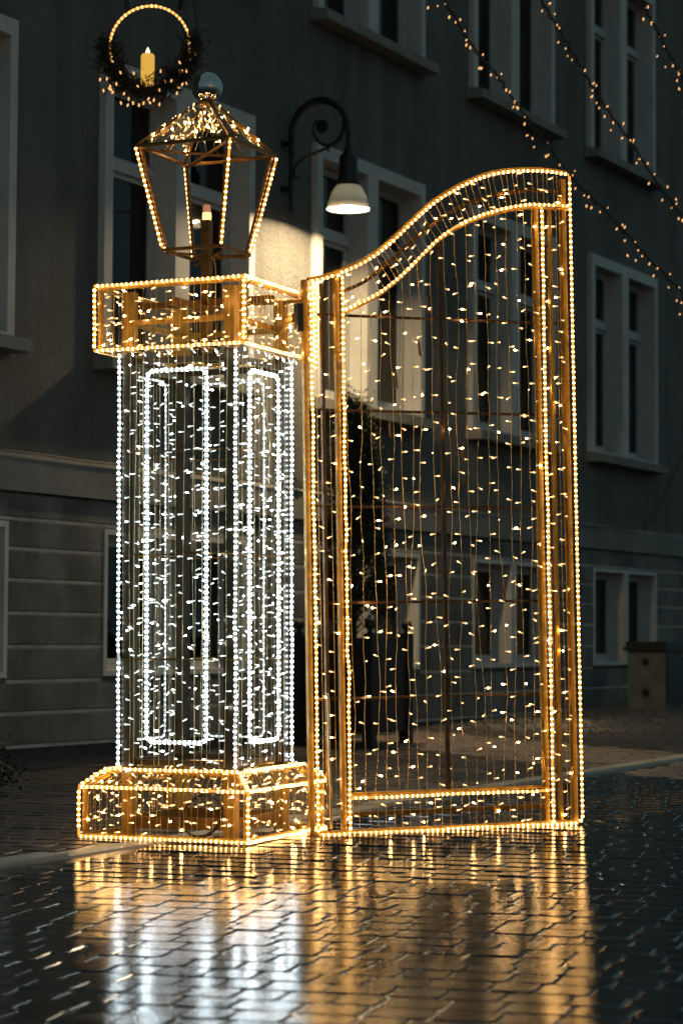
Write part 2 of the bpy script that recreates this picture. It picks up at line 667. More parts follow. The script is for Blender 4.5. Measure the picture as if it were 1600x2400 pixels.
# the 300 that show largest in the photograph become parts of the road
cand = []
for i, (x, y, L, is_road) in enumerate(cells):
    if not is_road:
        continue
    px, py = project((x, y, gz(x, y)))
    if -40 < px < 1640 and py < 2440:
        cand.append((y, i))
cand.sort()
near = set(i for _, i in cand[:300])
slope_rot = Vector((-0.018 * D[0], -0.018 * D[1], 1)).normalized()
ground_q = Vector((0, 0, 1)).rotation_difference(slope_rot).to_matrix().to_4x4()
variants = []
for k in range(12):
    mb = MB()
    sett_mesh(mb, 0, 0, 1 * SL, SW - .0046, 0, (0, 0), 0, True, k)
    variants.append(mb.mesh('sett', M['sett']))
rest_road, rest_pave = MB(), MB()
lit_road, lit_pave = MB(), MB()


def in_lit_patch(x, y):  # outline of the light patch painted into the setts
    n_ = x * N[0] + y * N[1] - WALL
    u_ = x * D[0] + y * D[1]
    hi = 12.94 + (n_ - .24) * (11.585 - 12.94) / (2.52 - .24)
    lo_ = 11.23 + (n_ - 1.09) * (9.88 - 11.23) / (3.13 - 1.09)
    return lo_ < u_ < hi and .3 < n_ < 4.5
for i, (x, y, L, is_road) in enumerate(cells):
    tilt = (random.gauss(0, .0032), random.gauss(0, .0032))
    dz = random.gauss(0, .0008)
    if i in near:
        o = bpy.data.objects.new('sett', variants[random.randrange(12)])
        COL.objects.link(o)
        o.parent = road
        rot = Matrix.Rotation(A17 + random.gauss(0, .02), 4, 'Z') @ Matrix.Rotation(tilt[0], 4, 'Y') @ Matrix.Rotation(tilt[1], 4, 'X')
        o.matrix_world = Matrix.Translation((x * S, y * S, (gz(x, y) + dz) * S)) @ ground_q @ rot @ Matrix.Diagonal(((L - .0046) / SL, 1, 1, 1))
    else:
        sett_mesh((lit_road if is_road else lit_pave) if in_lit_patch(x, y) else (rest_road if is_road else rest_pave), x, y, L - .0046, SW - .0046, A17 + random.gauss(0, .02), tilt, gz(x, y) + dz, False, i)
rest_road.build('sett_field', M['sett'], road, kind='stuff')
rest_pave.build('sett_field', M['sett_pavement'], pavement, kind='stuff')

lit_road.build('lit_sett_field', M['sett_lit'], road, kind='stuff')  # setts carrying the painted patch of light
lit_pave.build('lit_sett_field', M['sett_lit'], pavement, kind='stuff')

# ------------------------------------------------------------------ town building
bld = empty('town_building', fp(13, 0, 0))
tag(bld, 'pale rendered town building with tall double windows and a banded basement, behind the lights', 'building')
_bi = Matrix.Translation(-Vector(bld.location))


def bpart(mb, name, mats, parent=None, smooth=False, label=None):
    o = mb.build(name, mats, None, smooth, None, label)
    o.parent = parent or bld
    if parent is None:
        o.matrix_parent_inverse = _bi
    return o


TR = 0.042                      # trim stands proud
WINS = []                       # (u0,u1,z0,z1) outer trim
def inv(u):                     # apparent u at trim front -> real u
    return u * (6.7 - TR) / 6.7
W_DEF = [(7.36, 8.88), (9.645, 11.18), (11.925, 13.42), (14.175, 15.66), (16.37, 17.84)]
for a, b in W_DEF:
    WINS.append((a, b, 2.165, 3.745))
UPW = [(7.36, 8.88), (9.645, 11.18), (11.925, 13.41), (14.175, 15.63), (16.35, 17.79)]
for a, b in UPW:
    WINS.append((a, b, 4.575, 6.15))
BAS = [(7.50, 8.905), (9.735, 11.19), (12.02, 13.44), (14.27, 15.66), (16.5, 17.90)]
BZ = (0.490, 1.262)
U0, U1, ZT = 3.0, 24.0, 7.6

# wall with openings
ops = []
for a, b, z0, z1 in WINS:
    m_ = (a + b) / 2 - .01
    ops.append((a + .075, m_ - .072, z0 + .02, z1 - .085))
    ops.append((m_ + .072, b - .06, z0 + .02, z1 - .085))
bops = []
for a, b in BAS:
    m_ = (a + b) / 2
    bops.append((a + .03, m_ - .045, BZ[0] + .03, BZ[1] - .03))
    bops.append((m_ + .045, b - .03, BZ[0] + .03, BZ[1] - .03))
ZC0, ZC1 = 1.413, 1.606         # cornice band


def holed(mb, u0, u1, z0, z1, holes, n):
    us = sorted({u0, u1, *[h[0] for h in holes], *[h[1] for h in holes]})
    zs = sorted({z0, z1, *[h[2] for h in holes], *[h[3] for h in holes]})
    for a, b in zip(us, us[1:]):
        for c, d in zip(zs, zs[1:]):
            mu, mz = (a + b) / 2, (c + d) / 2
            if any(h[0] < mu < h[1] and h[2] < mz < h[3] for h in holes):
                continue
            mb.add([fp(a, n, c), fp(b, n, c), fp(b, n, d), fp(a, n, d)], [(0, 1, 2, 3)])


mb = MB()
holed(mb, U0, U1, ZC1, ZT, ops, 0.0)
for (u_, s_) in ((U0, 1), (U1, -1)):
    mb.add([fp(u_, 0, -.6), fp(u_, -.9, -.6), fp(u_, -.9, ZT), fp(u_, 0, ZT)], [(0, 1, 2, 3)])
mb.add([fp(U0, 0, ZT), fp(U1, 0, ZT), fp(U1, -.9, ZT), fp(U0, -.9, ZT)], [(0, 1, 2, 3)])
mb.add([fp(U0, -.9, -.6), fp(U1, -.9, -.6), fp(U1, -.9, ZT), fp(U0, -.9, ZT)], [(0, 1, 2, 3)])
bpart(mb, 'wall', M['plaster'])
mb = MB()
holed(mb, U0, U1, -.6, ZC0, bops, -.034)
bpart(mb, 'basement_wall', M['plinth'])
# cornice: a band with a sloped top
mb = MB()
pr = ((-.04, ZC0), (.022, ZC0), (.022, ZC1 - .03), (0.0, ZC1), (-.04, ZC1))
v = [fp(u_, n_, z_) for u_ in (U0, U1) for n_, z_ in pr]
k = len(pr)
mb.add(v, [(i, (i + 1) % k, k + (i + 1) % k, k + i) for i in range(k)])
bpart(mb, 'cornice', M['cornice'])

# basement courses (banded render, bevelled joints)
CZ = [1.413, 1.276, 1.128, .973, .81, .644, .472, .314, .150]


def course(u0, u1, zt, zb, name='stone_block'):
    pr = ((-.036, zb + .010), (-.003, zb + .011), (-.0, zb + .014), (0.0, zt - .013), (-.003, zt - .010), (-.036, zt - .009))
    k = len(pr)
    a_ = u0
    while a_ < u1 - .01:
        b_ = a_ + random.uniform(.5, .95)
        if b_ > u1 - .3:
            b_ = u1
        v = [fp(u_, n_ + off, z_) for u_, off in ((a_ + .0013, 0), (b_ - .0013, 0)) for n_, z_ in pr]
        f = [(i, i + 1, k + i + 1, k + i) for i in range(k - 1)]
        f += [tuple(range(k))[::-1], tuple(range(k, 2 * k))]
        bpart(MB().add(v, f), name, M['plinth'])
        a_ = b_
    mb = MB()
    mb.fbox(u0 + .001, u1 - .001, -.034, -.0015, zb - .0085, zb + .0095)
    bpart(mb, 'joint_strip', M['joint'])


for zt, zb in zip(CZ, CZ[1:]):
    if zb >= BZ[0] - .03 and zt <= BZ[1] + .03:
        edges = [U0] + [x for a, b in BAS for x in (a, b)] + [U1]
        for a, b in zip(edges[0::2], edges[1::2]):
            course(a, b, zt, zb)
    else:
        course(U0, U1, zt, zb)
mb = MB()
mb.fbox(U0, U1, -.04, -.012, -.6, CZ[-1])
bpart(mb, 'base_band', M['base_stone'])


def window_unit(a, b, z0, z1, kind, idx):
    """surround > sill, sash, transom, panes, curtains"""
    if kind == 'tall':
        m_ = (a + b) / 2 - .01
        holes = [(a + .075, m_ - .072, z0 + .02, z1 - .085), (m_ + .072, b - .06, z0 + .02, z1 - .085)]
        n_out, n_in = TR, -.085
    else:
        m_ = (a + b) / 2
        holes = [(a + .03, m_ - .045, z0 + .03, z1 - .03), (m_ + .045, b - .03, z0 + .03, z1 - .03)]
        n_out, n_in = .006, -.115
    mb = MB()
    holed(mb, a, b, z0, z1, holes, n_out)
    for u_ in (a, b):
        mb.add([fp(u_, -.036, z0), fp(u_, n_out, z0), fp(u_, n_out, z1), fp(u_, -.036, z1)], [(0, 1, 2, 3)])
    for z_ in (z0, z1):
        mb.add([fp(a, -.036, z_), fp(b, -.036, z_), fp(b, n_out, z_), fp(a, n_out, z_)], [(0, 1, 2, 3)])
    if kind == 'base':           # the pier between the two lights stands back as plain wall
        pass
    for h in holes:
        for u_ in h[:2]:
            mb.add([fp(u_, n_out, h[2]), fp(u_, n_in - .02, h[2]), fp(u_, n_in - .02, h[3]), fp(u_, n_out, h[3])], [(0, 1, 2, 3)])
        for z_ in h[2:]:
            mb.add([fp(h[0], n_out, z_), fp(h[0], n_in - .02, z_), fp(h[1], n_in - .02, z_), fp(h[1], n_out, z_)], [(0, 1, 2, 3)])
    win = bpart(mb, 'window', M['trim'])
    if kind == 'tall':
        mb = MB()
        v = [fp(u_, n_, z_) for u_ in (a - .03, b + .04) for n_, z_ in ((-.02, z0 - .075), (.125, z0 - .075), (.125, z0 - .012), (-.02, z0 + .012))]
        mb.add(v, [(0, 1, 5, 4), (1, 2, 6, 5), (2, 3, 7, 6), (3, 0, 4, 7), (0, 3, 2, 1), (4, 5, 6, 7)])
        bpart(mb, 'sill', M['sill_stone'], win)
    for h in holes:
        hu0, hu1, hz0, hz1 = h
        fw = .034 if kind == 'tall' else .026
        zt = z0 + (z1 - z0) * 0.675 if kind == 'tall' else None
        # outer sash frame
        mb = MB()
        mb.fbox(hu0, hu0 + fw, n_in - .04, n_in, hz0, hz1)
        mb.fbox(hu1 - fw, hu1, n_in - .04, n_in, hz0, hz1)
        mb.fbox(hu0 + fw, hu1 - fw, n_in - .04, n_in - .001, hz1 - fw, hz1)
        mb.fbox(hu0 + fw, hu1 - fw, n_in - .04, n_in - .001, hz0, hz0 + fw * 1.2)
        bpart(mb, 'sash', M['sash'], win)
        spans = [(hz0, hz1)]
        if zt:
            mb = MB()
            mb.fbox(hu0 + fw, hu1 - fw, n_in - .035, n_in + .012, zt - .032, zt + .032)
            bpart(mb, 'transom', M['sash'], win)
            spans = [(hz0, zt - .034), (zt + .034, hz1)]
        for (s0, s1) in spans:
            # casement ring inside the frame
            i0, i1, k0, k1 = hu0 + fw + .002, hu1 - fw - .002, s0 + (fw * 1.2 if s0 == hz0 else 0) + .002, s1 - (fw if s1 == hz1 else 0) - .002
            cw = .026 if (s0 == hz0) else .012
            mb = MB()
            mb.fbox(i0, i0 + cw, n_in - .034, n_in - .010, k0, k1)
            mb.fbox(i1 - cw, i1, n_in - .034, n_in - .010, k0, k1)
            mb.fbox(i0 + cw, i1 - cw, n_in - .034, n_in - .011, k1 - cw, k1)
            mb.fbox(i0 + cw, i1 - cw, n_in - .034, n_in - .011, k0, k0 + cw)
            bpart(mb, 'casement', M['sash'], win)
            mb = MB()
            mb.add([fp(i0, n_in - .024, k0), fp(i1, n_in - .024, k0), fp(i1, n_in - .024, k1), fp(i0, n_in - .024, k1)], [(0, 1, 2, 3)])
            bpart(mb, 'pane', M['glass'], win)
        # folded curtain behind
        mb = MB()
        K = 28
        v, f = [], []
        for i in range(K + 1):
            uu = hu0 - .03 + (hu1 - hu0 + .06) * i / K
            nn = n_in - .085 + .012 * math.sin(i * 1.9 + idx) + random.uniform(-.004, .004)
            v += [fp(uu, nn, hz0 - .04), fp(uu, nn, hz1 + .04)]
        for i in range(K):
            f.append((2 * i, 2 * i + 2, 2 * i + 3, 2 * i + 1))
        mb.add(v, f)
        dark = not (kind == 'tall' and idx in (2,)) and not (kind == 'base' and idx in (3, 4))
        bpart(mb, 'curtain', M['curtain_dark'] if dark else M['curtain'], win, True)


for i, (a, b, z0, z1) in enumerate(WINS):
    window_unit(a, b, z0, z1, 'tall', i)
for i, (a, b) in enumerate(BAS):
    window_unit(a, b, BZ[0], BZ[1], 'base', i)

# ------------------------------------------------------------------ wall lamp
LU = 11.585
lamp = empty('wall_lamp', fp(LU, 0, 3.4))
tag(lamp, 'black iron gooseneck wall lamp with white bowl shade, lit, on the facade', 'lamp')
_li = Matrix.Translation(-Vector(lamp.location))


def lpart(mb, name, mat, smooth=True, parent=None):
    o = mb.build(name, mat, None, smooth)
    o.parent = parent or lamp
    if parent is None:
        o.matrix_parent_inverse = _li
    return o


def L2(pts):
    return [fp(LU, n_, z_) for n_, z_ in pts]


def LP(px):
    return [fp(LU, *on_u(q, LU)) for q in px]


lpart(MB().tube(L2([(.052, 3.235), (.052, 3.30), (.052, 3.72)]), [.010, .014, .016], 10), 'upright', M['iron'])
for zb in (3.39, 3.665):
    lpart(MB().bar(fp(LU, 0.0, zb), fp(LU, .058, zb), .035, .028).bar(fp(LU, -.004, zb), fp(LU, .004, zb), .08, .06), 'wall_bracket', M['iron'], False)
for zc in (3.70, 3.60, 3.45):
    lpart(MB().tube(L2([(.052, zc - .008), (.052, zc + .008)]), .021, 10), 'collar', M['iron'])
arc = smooth_path(L2([(.052, 3.70), (.055, 3.76), (.10, 3.845), (.18, 3.895), (.27, 3.902), (.36, 3.865), (.42, 3.79), (.44, 3.70), (.441, 3.60)]), 40)
lpart(MB().tube(arc, [.014 + .010 * math.sin(math.pi * min(1, i / 39)) for i in range(40)], 10), 'gooseneck', M['iron'])
scroll = smooth_path(LP([(806, 262), (807, 290), (800, 315), (788, 332), (768, 341), (750, 335), (738, 320), (733, 300), (739, 286), (752, 281)]), 40)
lpart(MB().tube(scroll, [.013 - .007 * i / 39 for i in range(40)], 8), 'scroll', M['iron'])
dn, dz_ = on_u((755, 296), LU)
dd = MB()
prof = [(0, -.012), (.034, -.012), (.042, -.004), (.042, .004), (.034, .012), (0, .012)]
v = []
for r_, h_ in prof:
    for k in range(20):
        a = 2 * math.pi * k / 20
        v.append(fp(LU + h_, dn + r_ * math.cos(a), dz_ + r_ * math.sin(a)))
dd.add(v, [(i * 20 + k, i * 20 + (k + 1) % 20, (i + 1) * 20 + (k + 1) % 20, (i + 1) * 20 + k) for i in range(5) for k in range(20)])
lpart(dd, 'scroll_disc', M['iron'], False)
strut = smooth_path(LP([(800, 318), (785, 336), (768, 346), (745, 356), (715, 369), (700, 380), (691, 393), (690, 410), (696, 419), (701, 414)]), 36)
lpart(MB().tube(strut, [.012 - .007 * i / 35 for i in range(36)], 8), 'strut', M['iron'])
lpart(MB().tube(LP([(765, 340), (771, 358)]), [.010, .004], 6), 'spur', M['iron'])
ln_, RIMZ = .441, 3.232
c = fp(LU, ln_, 0)
lpart(MB().lathe([(.0, 3.615), (.022, 3.612), (.024, 3.585), (.030, 3.58), (.032, 3.565), (.050, 3.555), (.056, 3.535), (.054, 3.50), (.058, 3.45), (.066, 3.40), (.072, 3.372), (.0, 3.370)], c, 32), 'lamp_cap', M['iron'])
lpart(MB().lathe([(.070, 3.372), (.086, 3.352), (.104, 3.318), (.117, 3.275), (.125, 3.240), (.130, RIMZ), (.124, RIMZ + .001), (.119, 3.245), (.110, 3.277), (.098, 3.316), (.082, 3.345), (.066, 3.366), (.0, 3.367)], c, 40), 'lamp_bowl', M['bowl'])
bl = lpart(MB().lathe([(.0, 3.292), (.06, 3.290), (.092, 3.283), (.094, 3.276), (.08, 3.270), (.0, 3.268)], c, 28), 'lamp_bulb', M['lamp_led'])
ld = bpy.data.lights.new('lamp_light', 'AREA')
ld.shape = 'DISK'
ld.size = 0.10 * S
ld.energy = LAMP_POWER
ld.color = (1.0, 0.73, 0.40)
lo = bpy.data.objects.new('lamp_light', ld)
COL.objects.link(lo)
lo.location = [x * S for x in (c[0], c[1], RIMZ + .022)]
lo.parent = lamp
lo.matrix_parent_inverse = _li

# ================================================================== LIGHT DISPLAY: shared pieces
BEAD = 0.0198


def lens(pts, closed=False):
    P = [Vector(p) for p in pts]
    if closed:
        P.append(P[0])
    d = [0.0]
    for a, b in zip(P, P[1:]):
        d.append(d[-1] + (b - a).length)
    return P, d


def sample(P, d, s):
    for i in range(len(P) - 1):
        if s <= d[i + 1] or i == len(P) - 2:
            L = d[i + 1] - d[i]
            t = (s - d[i]) / L if L > 0 else 0
            return P[i].lerp(P[i + 1], t), (P[i + 1] - P[i]).normalized()


def rope(parent, pts, tone='warm', r=1.0, pitch=BEAD, closed=False, name='light_rope', back=False):
    P, d = lens(pts, closed)
    # the rope is never dead straight: resample with a little wander
    L = d[-1]
    n = max(2, int(L / .07))
    wob = []
    for i in range(n if closed else n + 1):
        p, t = sample(P, d, L * i / n)
        if 0 < i < n or closed:
            p = p + Vector((random.gauss(0, .0011), random.gauss(0, .0011), random.gauss(0, .0011)))
        wob.append(p)
    if len(pts) > 2:
        wob = [Vector(p) for p in pts]
    tb = MB().tube(wob, .0046 * r, 7, closed=closed)
    o = tb.build(name, M['rope_' + tone], parent, True)
    P, d = lens(wob, closed)
    mb = MB()
    s = pitch * random.uniform(.2, .8)
    while s < d[-1]:
        p, t = sample(P, d, s)
        if random.random() > .015:
            mb.blob(p, t + Vector((random.gauss(0, .08), random.gauss(0, .08), random.gauss(0, .08))), .0120 * r * random.uniform(.85, 1.15), .0057 * r * random.uniform(.92, 1.08), 6)
        s += pitch * random.uniform(.93, 1.07)
    b = mb.build('led_bead_row', M['bead_' + tone + ('_back' if back else '')], o, True)
    b['kind'] = 'stuff'
    return o


# one bulb mesh per tone: holder + glowing tip, lying along +x from its stem
def bulb_mesh(tone, dim=False):
    mb = MB()
    mb.blob((.006, 0, 0), (1, 0, 0), .012, .0024, 5, 0, ((.7, 0), (1, .4), (1, 1)))
    mb.blob((.0165, 0, 0), (1, 0, 0), .0110, .0028, 6, 1, ((.8, 0), (1, .35), (.9, .75), (0, 1)))
    return mb.mesh('bulb', [M['holder_' + tone], M['bulb_' + tone + ('_dim' if dim else '')]], True)


BULB = {(t_, d_): bulb_mesh(t_, d_) for t_ in ('warm', 'white') for d_ in (False, True)}


class Strings:
    """collects the bulbs of one thing: the 300 nearest the camera become parts, the rest one mass"""
    def __init__(self, root, tone):
        self.root, self.tone, self.items = root, tone, []

    def string(self, pts, bulbs, plane_x, wire_r=.0011, wire=None, name='light_string'):
        """pts: wire path; bulbs: list of (pos, direction)"""
        o = MB().tube(pts, wire_r, 4, caps=False).build(name, wire or M['wire'], self.root, True)
        for p, dr in bulbs:
            self.items.append((Vector(p), Vector(dr).normalized(), o))
        return o

    def finish(self, tones=None, limit=300):
        mw = self.root.matrix_world
        self.items.sort(key=lambda it: (mw @ (it[0] * S)).length if True else 0)
        # spread the individual bulbs over what is in view
        dist = [((mw @ (it[0] * S)) - Vector((0, 0, CAMZ * S))).length for it in self.items]
        order = sorted(range(len(self.items)), key=lambda i: dist[i])
        rest = MB()
        for k, i in enumerate(order):
            p, dr, o = self.items[i]
            tone = self.tone(p) if callable(self.tone) else self.tone
            away = self.root.name.startswith('light_pillar') and (mw @ (p * S) - mw.translation).xy.dot(Vector((0.3, -1))) < 0 and p.z < 2
            dim = random.random() < (0.93 if away else 0.66 if tone == 'white' else 0.75)
            rot = dr.to_track_quat('X', 'Z').to_matrix().to_4x4()
            if k < limit:
                b = bpy.data.objects.new('bulb', BULB[(tone, dim)])
                COL.objects.link(b)
                b.parent = o
                b.matrix_local = Matrix.Translation(p * S) @ rot
            else:
                me = BULB[(tone, dim)]
                base = {('warm', False): 0, ('warm', True): 2, ('white', False): 4, ('white', True): 6}[(tone, dim)]
                off = len(rest.v)
                for vtx in me.vertices:
                    q = rot.to_3x3() @ (vtx.co / S) + p
                    rest.v.append((q.x, q.y, q.z))
                for poly in me.polygons:
                    rest.f.append(tuple(off + x for x in poly.vertices))
                    rest.mi.append(base + poly.material_index)
        if rest.v:
            mats = []
            for t_ in ('warm', 'white'):
                for d_ in ('', '_dim'):
                    mats += [M['holder_' + t_], M['bulb_' + t_ + d_]]
            o = rest.build('bulb_mass', mats, self.root, True, 'stuff')


def wavy(a, b, n, amp, ax):
    """a wire hanging from a to b, with a lazy sideways sway along ax"""
    a, b, ax = Vector(a), Vector(b), Vector(ax)
    ph, k = random.uniform(0, 6.3), random.uniform(1.0, 2.2)
    ph2 = random.uniform(0, 6.3)
    out = []
    for i in range(n):
        t = i / (n - 1)
        e = math.sin(math.pi * t) ** 0.5 if 0 < t < 1 else 0
        out.append(a.lerp(b, t) + ax * (amp * e * (math.sin(ph + k * 3.14 * t) + .35 * math.sin(ph2 + 9 * t))))
    return out


def bulbs_on(pts, gap, ax, nrm, start=None, spread=0.45):
    P, d = lens(pts)
    out = []
    s = (gap * random.uniform(.1, .9)) if start is None else start
    ax, nrm = Vector(ax), Vector(nrm)
    while s < d[-1]:
        p, t = sample(P, d, s)
        sg = random.choice((-1, 1))
        if random.random() < .13:
            dr = nrm * random.uniform(.7, 1.2) + ax * random.gauss(0, .35) + Vector((0, 0, random.gauss(0, .25)))
        else:
            dr = ax * sg + nrm * random.gauss(0, .45) + Vector((0, 0, random.gauss(0, spread * .6)))
        out.append((p, dr))
        s += gap * random.uniform(.8, 1.2)
    return out


# ================================================================== GATE
gate = empty('light_gate')
gate.matrix_world = Matrix.Translation(Vector((-.0772, 7.9955, 0.0)) * S) @ rotm(.3564, .0003, -.0208).to_4x4()
tag(gate, 'tall gold framed gate leaf with swept top, hung with warm fairy lights', 'gate')
GW, GHR, GHR2, GHL, GA, GB = 1.0376, 2.4215, 2.301, 1.974, .1206, .9187
TOP = [(-0.003, 1.974), (0.06, 1.989), (0.129, 2.016), (0.2, 2.049), (0.267, 2.092), (0.328, 2.143), (0.404, 2.214), (0.481, 2.281), (0.558, 2.331), (0.635, 2.371), (0.713, 2.401), (0.791, 2.418), (0.869, 2.426), (0.948, 2.428), (1.034, 2.4215)]
LOW = [(0.1206, 1.872), (0.198, 1.908), (0.265, 1.945), (0.31, 1.978), (0.356, 2.015), (0.417, 2.074), (0.478, 2.133), (0.524, 2.17), (0.578, 2.205), (0.633, 2.233), (0.71, 2.262), (0.788, 2.284), (0.867, 2.299), (0.914, 2.301), (1.036, 2.303)]
MID = [(0.112, 1.940), (0.199, 1.977), (0.274, 2.029), (0.342, 2.088), (0.403, 2.143), (0.48, 2.204), (0.557, 2.257), (0.634, 2.297), (0.711, 2.326), (0.789, 2.344), (0.868, 2.356), (0.946, 2.36), (1.018, 2.357)]


def g3(l, y=0.0):
    return [(a, y, z) for a, z in l]


def zat(l, a):
    return float(np.interp(a, [p[0] for p in l], [p[1] for p in l]))


topP = smooth_path(g3(TOP), 60)
lowP = smooth_path(g3(LOW), 60)
midP = smooth_path(g3(MID), 50)
FY = 0.016                     # frame tubes sit just behind the ropes
def gbar(a0, z0, a1, z1, wd, dp, name, mat='gold', y=FY):
    return MB().bar((a0, y, z0), (a1, y, z1), wd, dp, (0, 1, 0)).build(name, M[mat], gate)


def ribbon(path, wd, dp, y):
    """square tube swept along a curve in the gate plane"""
    mb = MB()
    P = [Vector(p) for p in path]
    v, f = [], []
    for i, p in enumerate(P):
        t = (P[min(i + 1, len(P) - 1)] - P[max(i - 1, 0)]).normalized()
        n_ = Vector((-t.z, 0, t.x))
        for (k, yy) in ((-1, y - dp / 2), (1, y - dp / 2), (1, y + dp / 2), (-1, y + dp / 2)):
            q = p + n_ * (k * wd / 2); v.append((q.x, yy, q.z))
    for i in range(len(P) - 1):
        for k in range(4):
            l = (k + 1) % 4
            f.append((4 * i + k, 4 * i + l, 4 * i + 4 + l, 4 * i + 4 + k))
    f += [(3, 2, 1, 0), tuple(len(v) - 4 + k for k in range(4))]
    return mb.add(v, f)


gbar(-.017, .0, -.017, GHL + .008, .017, .026, 'post')
gbar(.049, .012, .049, zat(TOP, .049) - .014, .012, .018, 'post', 'gold_dark')
gbar(.105, .012, .105, zat(TOP, .105) - .014, .015, .026, 'post')
gbar(.902, .012, .902, zat(LOW, .902) - .012, .016, .026, 'post')
gbar(.961, .012, .961, zat(LOW, .961) - .012, .013, .018, 'post')
gbar(1.0175, .012, 1.0175, zat(TOP, 1.0175) - .016, .016, .026, 'post')
gbar(.511, .135, .511, zat(LOW, .511) - .012, .013, .014, 'centre_bar', 'brown_steel')
gbar(-.028, .006, 1.03, .006, .012, .030, 'bottom_rail', y=FY + .001)
gbar(.113, .066, .888, .066, .016, .016, 'kick_bar', 'gold_dark')
gbar(.113, .137, .888, .137, .012, .024, 'lower_rail', y=FY + .001)
for zz in (1.8626, 1.5169, 1.1689, .8228, .4788):
    gbar(.002, zz, GW - .03, zz, .0095, .0085, 'tie_rod', 'brown_steel', y=FY + .022)
ribbon([p + Vector((0, 0, .012)) for p in topP], .009, .026, FY).build('top_rail', M['gold'], gate)
ribbon([p + Vector((0, 0, -.010)) for p in lowP], .009, .024, FY + .0005).build('arch_rail', M['gold'], gate)
ribbon(midP, .013, .016, FY).build('arch_bar', M['gold_dark'], gate)
# hinges
for zz in (1.845,):
    MB().box((-.050, -.004, zz - .05), (-.0285, .036, zz + .05)).build('hinge', M['black_plastic'], gate)
# ropes on the face of the frame
def fwd(pts):
    return [Vector(p) + Vector((0, -.009, 0)) for p in pts]


rope(gate, fwd([(0, 0, .004), (0, 0, GHL - .004)]))
rope(gate, fwd(topP))
rope(gate, fwd([(GW, 0, GHR - .006), (GW, 0, .016), (GW - .012, 0, .004)]))
rope(gate, fwd([(.004, -.002, .0), (GW - .02, -.002, .0)]))
rope(gate, fwd([(GA, -.001, .006), (GA, -.001, zat(TOP, GA) - .012)]))
rope(gate, fwd(lowP))
rope(gate, fwd([(GB, -.001, .006), (GB, -.001, zat(LOW, GB) - .008)]))
rope(gate, fwd([(GA + .008, 0, .1252), (GB - .008, 0, .1252)]))
rope(gate, [(.018, .004, 1.95), (.020, .004, 1.7), (.017, .004, 1.66), (.011, .003, 1.655)], name='light_rope')
# fairy strings
gs = Strings(gate, 'warm')
AX, NR = (1, 0, 0), (0, -1, 0)
a = .147
while a < .885:
    zt = zat(LOW, a) - .012
    # the curtain is tied to each tie rod, so it sways bay by bay
    cuts = [zt] + [z_ for z_ in (1.8626, 1.5169, 1.1689, .8228, .4788) if z_ < zt - .06] + [.143]
    pts = []
    xs = [a + random.gauss(0, .004 + .004 * (k > 2)) for k in range(len(cuts))]
    for k in range(len(cuts) - 1):
        seg = wavy((xs[k], .008, cuts[k]), (xs[k + 1], .008, cuts[k + 1]), 7, .0035, AX)
        pts += seg if k == 0 else seg[1:]
    gs.string(pts, bulbs_on(pts, .105, AX, NR), AX)
    a += .0405 * random.uniform(.86, 1.14)
    if abs(a - .511) < .016:
        a = .530
for a_, zb, zt in ((.026, .02, zat(TOP, .026)), (.074, .02, zat(TOP, .074)), (.934, .02, zat(LOW, .934)), (.985, .02, zat(LOW, .985)), (.998, .02, zat(LOW, .998)), (.883, .15, zat(LOW, .883))):
    pts = wavy((a_, .006, zt - .012), (a_, .006, zb), 14, .003, AX)
    gs.string(pts, bulbs_on(pts, .085, AX, NR), AX)
for i in range(41):             # the swept band: short wires square to the curve
    t_ = (i + .5 + random.uniform(-.25, .25)) / 41
    al = .128 + (1.005 - .128) * t_
    zl = zat(LOW, al)
    sl = (zat(LOW, min(al + .02, 1.03)) - zat(LOW, max(al - .02, .121))) / .04
    k = math.atan(sl) * .8
    # walk along the normal until the top curve
    s_ = 0.0
    while s_ < .3:
        q = (al - math.sin(k) * s_, zl + math.cos(k) * s_)
        if q[0] < .118 or q[1] > zat(TOP, q[0]) - .008:
            break
        s_ += .004
    if s_ < .03:
        continue
    pts = wavy((al, .006, zl + .004), (q[0], .006, q[1]), 5, .0016, (1, 0, 0))
    tv = (Vector(pts[-1]) - Vector(pts[0])).normalized()
    side = Vector((tv.z, 0, -tv.x))
    gs.string(pts, bulbs_on(pts, .085, side, NR), AX)
for i in range(24):             # between the two bottom rails
    a_ = .135 + i * .0322 + random.uniform(-.006, .006)
    pts = wavy((a_, .006, .124), (a_ + random.gauss(0, .003), .006, .012), 5, .0015, AX)
    gs.string(pts, bulbs_on(pts, .085, AX, NR), AX)
gs.finish()
# clear lead taped down the left post and a few dangling plugs
MB().tube(wavy((.045, .004, .50), (.052, .0, .16), 14, .004, AX) + [Vector((.048, -.004, .10)), Vector((.050, -.004, .02))], .006, 6).build('supply_lead', M['wire_clear'], gate, True)
for (pa, pz) in ((.327, 1.66), (.30, 1.48), (.455, 1.94), (.585, 1.40), (.74, .88), (.42, 1.78)):
    MB().tube([(pa, .004, pz), (pa + .001, .004, pz - .02), (pa + .003, .003, pz - .055), (pa + .008, .002, pz - .062)], [.002, .0052, .0048, .0025], 6).build('plug', M['gold_dark'], gate, True)

# ================================================================== PILLAR
pil = empty('light_pillar')
pil.matrix_world = Matrix.Translation(Vector((-.476, 8.068, 0.0)) * S) @ rotm(-.415, .0047, -.008).to_4x4()
tag(pil, 'square light pillar with white column, gold base and cap, and lantern on top', 'pillar')
WB, WC, WP, WK = .6596, .5313, .461, .5907
ZM, ZCH, ZK0, ZK1 = .1754, .2371, 1.7122, 1.9438
COR = ((-1, -1), (1, -1), (1, 1), (-1, 1))


def pbar(a, b, wd, dp, name, mat='gold', side=(0, 0, 1)):
    return MB().bar(a, b, wd, dp, side).build(name, M[mat], pil)


